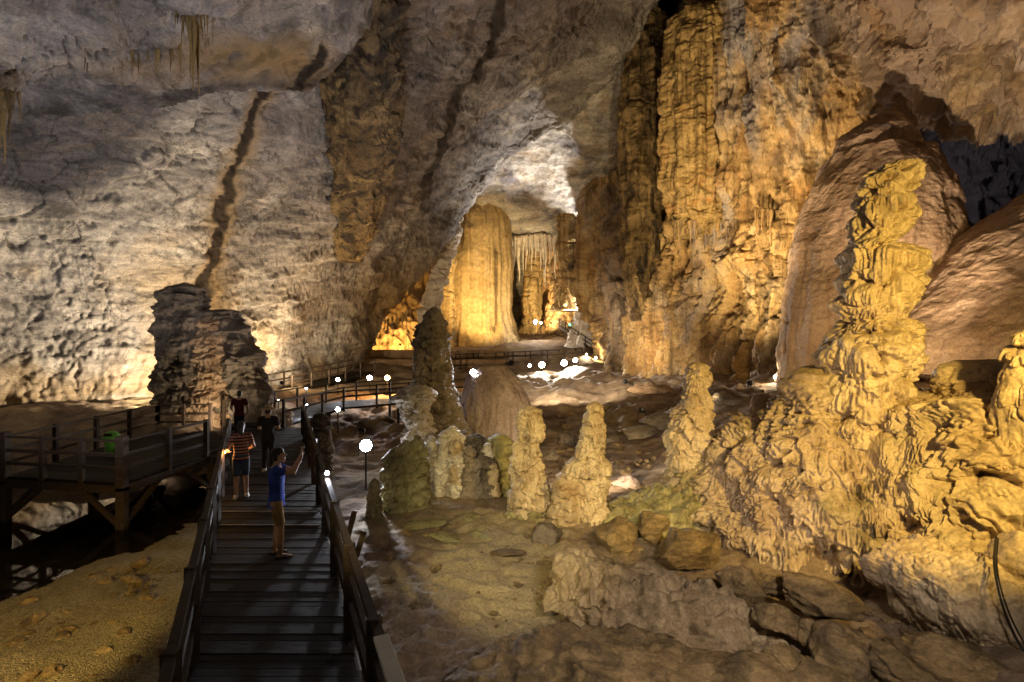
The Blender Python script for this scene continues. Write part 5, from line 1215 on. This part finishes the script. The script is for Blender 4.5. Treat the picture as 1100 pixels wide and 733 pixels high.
hid('orange floodlight on the plateau below the tallest drapery', W(806,411,24), W(762,175,38), (1, .72, .34), 6500, 74)
hid('golden floodlight among the dark rocks of the plateau, aimed up the right wall', W(737,455,20.5), W(795,190,36), (1, .74, .36), 11000, 56)
hid('warm floodlight on the shaded ledge, aimed at the wall above the dark hollow', W(690,440,20), W(845,110,32), (1, .74, .44), 7000, 50)
hid('warm floodlight behind the tall stalagmite, lighting the bell-shaped dome', W(900,424,15.6), W(945,230,21), (1, .72, .42), 800, 120)
hid('floodlight in the hollow behind the bank, lighting the brown mound', W(1000,440,13.2), W(1080,320,15), (1, .76, .52), 240, 130)
hid('warm floodlight in the hollow, washing the wall above the dark alcove', W(972,428,14.2), W(1000,10,24), (1, .76, .52), 4500, 60)
hid('yellow floodlight beside the path at the right, aimed up at the bank and tall stalagmite', (6.3, 3.3, 4.8), (6.6, 10.3, 3.0), (1, .67, .16), 2900, 84, .4)
hid('warm white floodlight below the boardwalk rail, aimed at the left half of the bank', (2.2, 3.6, .6), (5.4, 10.6, 2.0), (1, .76, .50), 700, 44, .6)
hid('yellow-green floodlight beside the boardwalk, aimed at the three middle stalagmites', (-2.6, 1.0, 4.5), (.7, 12.2, -.1), (1, .82, .36), 2700, 37, .7)
hid('added wide fill floodlight above the foreground ridge, near the camera', (2.6, .8, 4.6), (2.6, 7.4, -.8), (1, .86, .70), 1350, 64, .8)  # added fill lamp, out of view, to lift the foreground
hid('added warm floodlight tucked behind the purple-brown dome, brightening the plateau', W(549,390,27), W(665,412,42), (1, .82, .55), 9000, 66)  # extra lamp added so the plateau gets more light
hid('small floodlight under the platform, lighting the bank of the pool', (-11.6, 17.2, -.7), (-13.0, 18.2, -.8), (1, .80, .60), 45, 130)
hid('small added floodlight at the back corner of the platform, brightening the dark stalagmites', (-10.4, 19.3, .2), (-14.8, 22.4, 3.4), (1, .80, .52), 420, 110)  # added front light for the dark stalagmite group
hid('added dim cool fill floodlight in the alcove behind the brown mound', W(1010,330,25), W(1060,170,28), (1, .90, .92), 420, 140)  # fill lamp added to open up the black alcove
hid('added warm floodlight behind the boot-shaped stalagmite, brightening the plain behind it', W(634,512,13.6), (4.2, 23, -.3), (1, .80, .52), 650, 120)  # added lamp, hidden by the stalagmite, to brighten the middle floor
hid('added warm floodlight behind the bottle-neck stalagmite, brightening the rocks behind it', W(745,500,14.2), W(705,445,26), (1, .80, .52), 600, 110)  # second lamp added for the middle floor
hid('yellow floodlight on the gravel, aimed at the platform legs', (-5.6, 4.6, -.5), (-11.6, 14, -.3), (1, .74, .36), 150, 44)
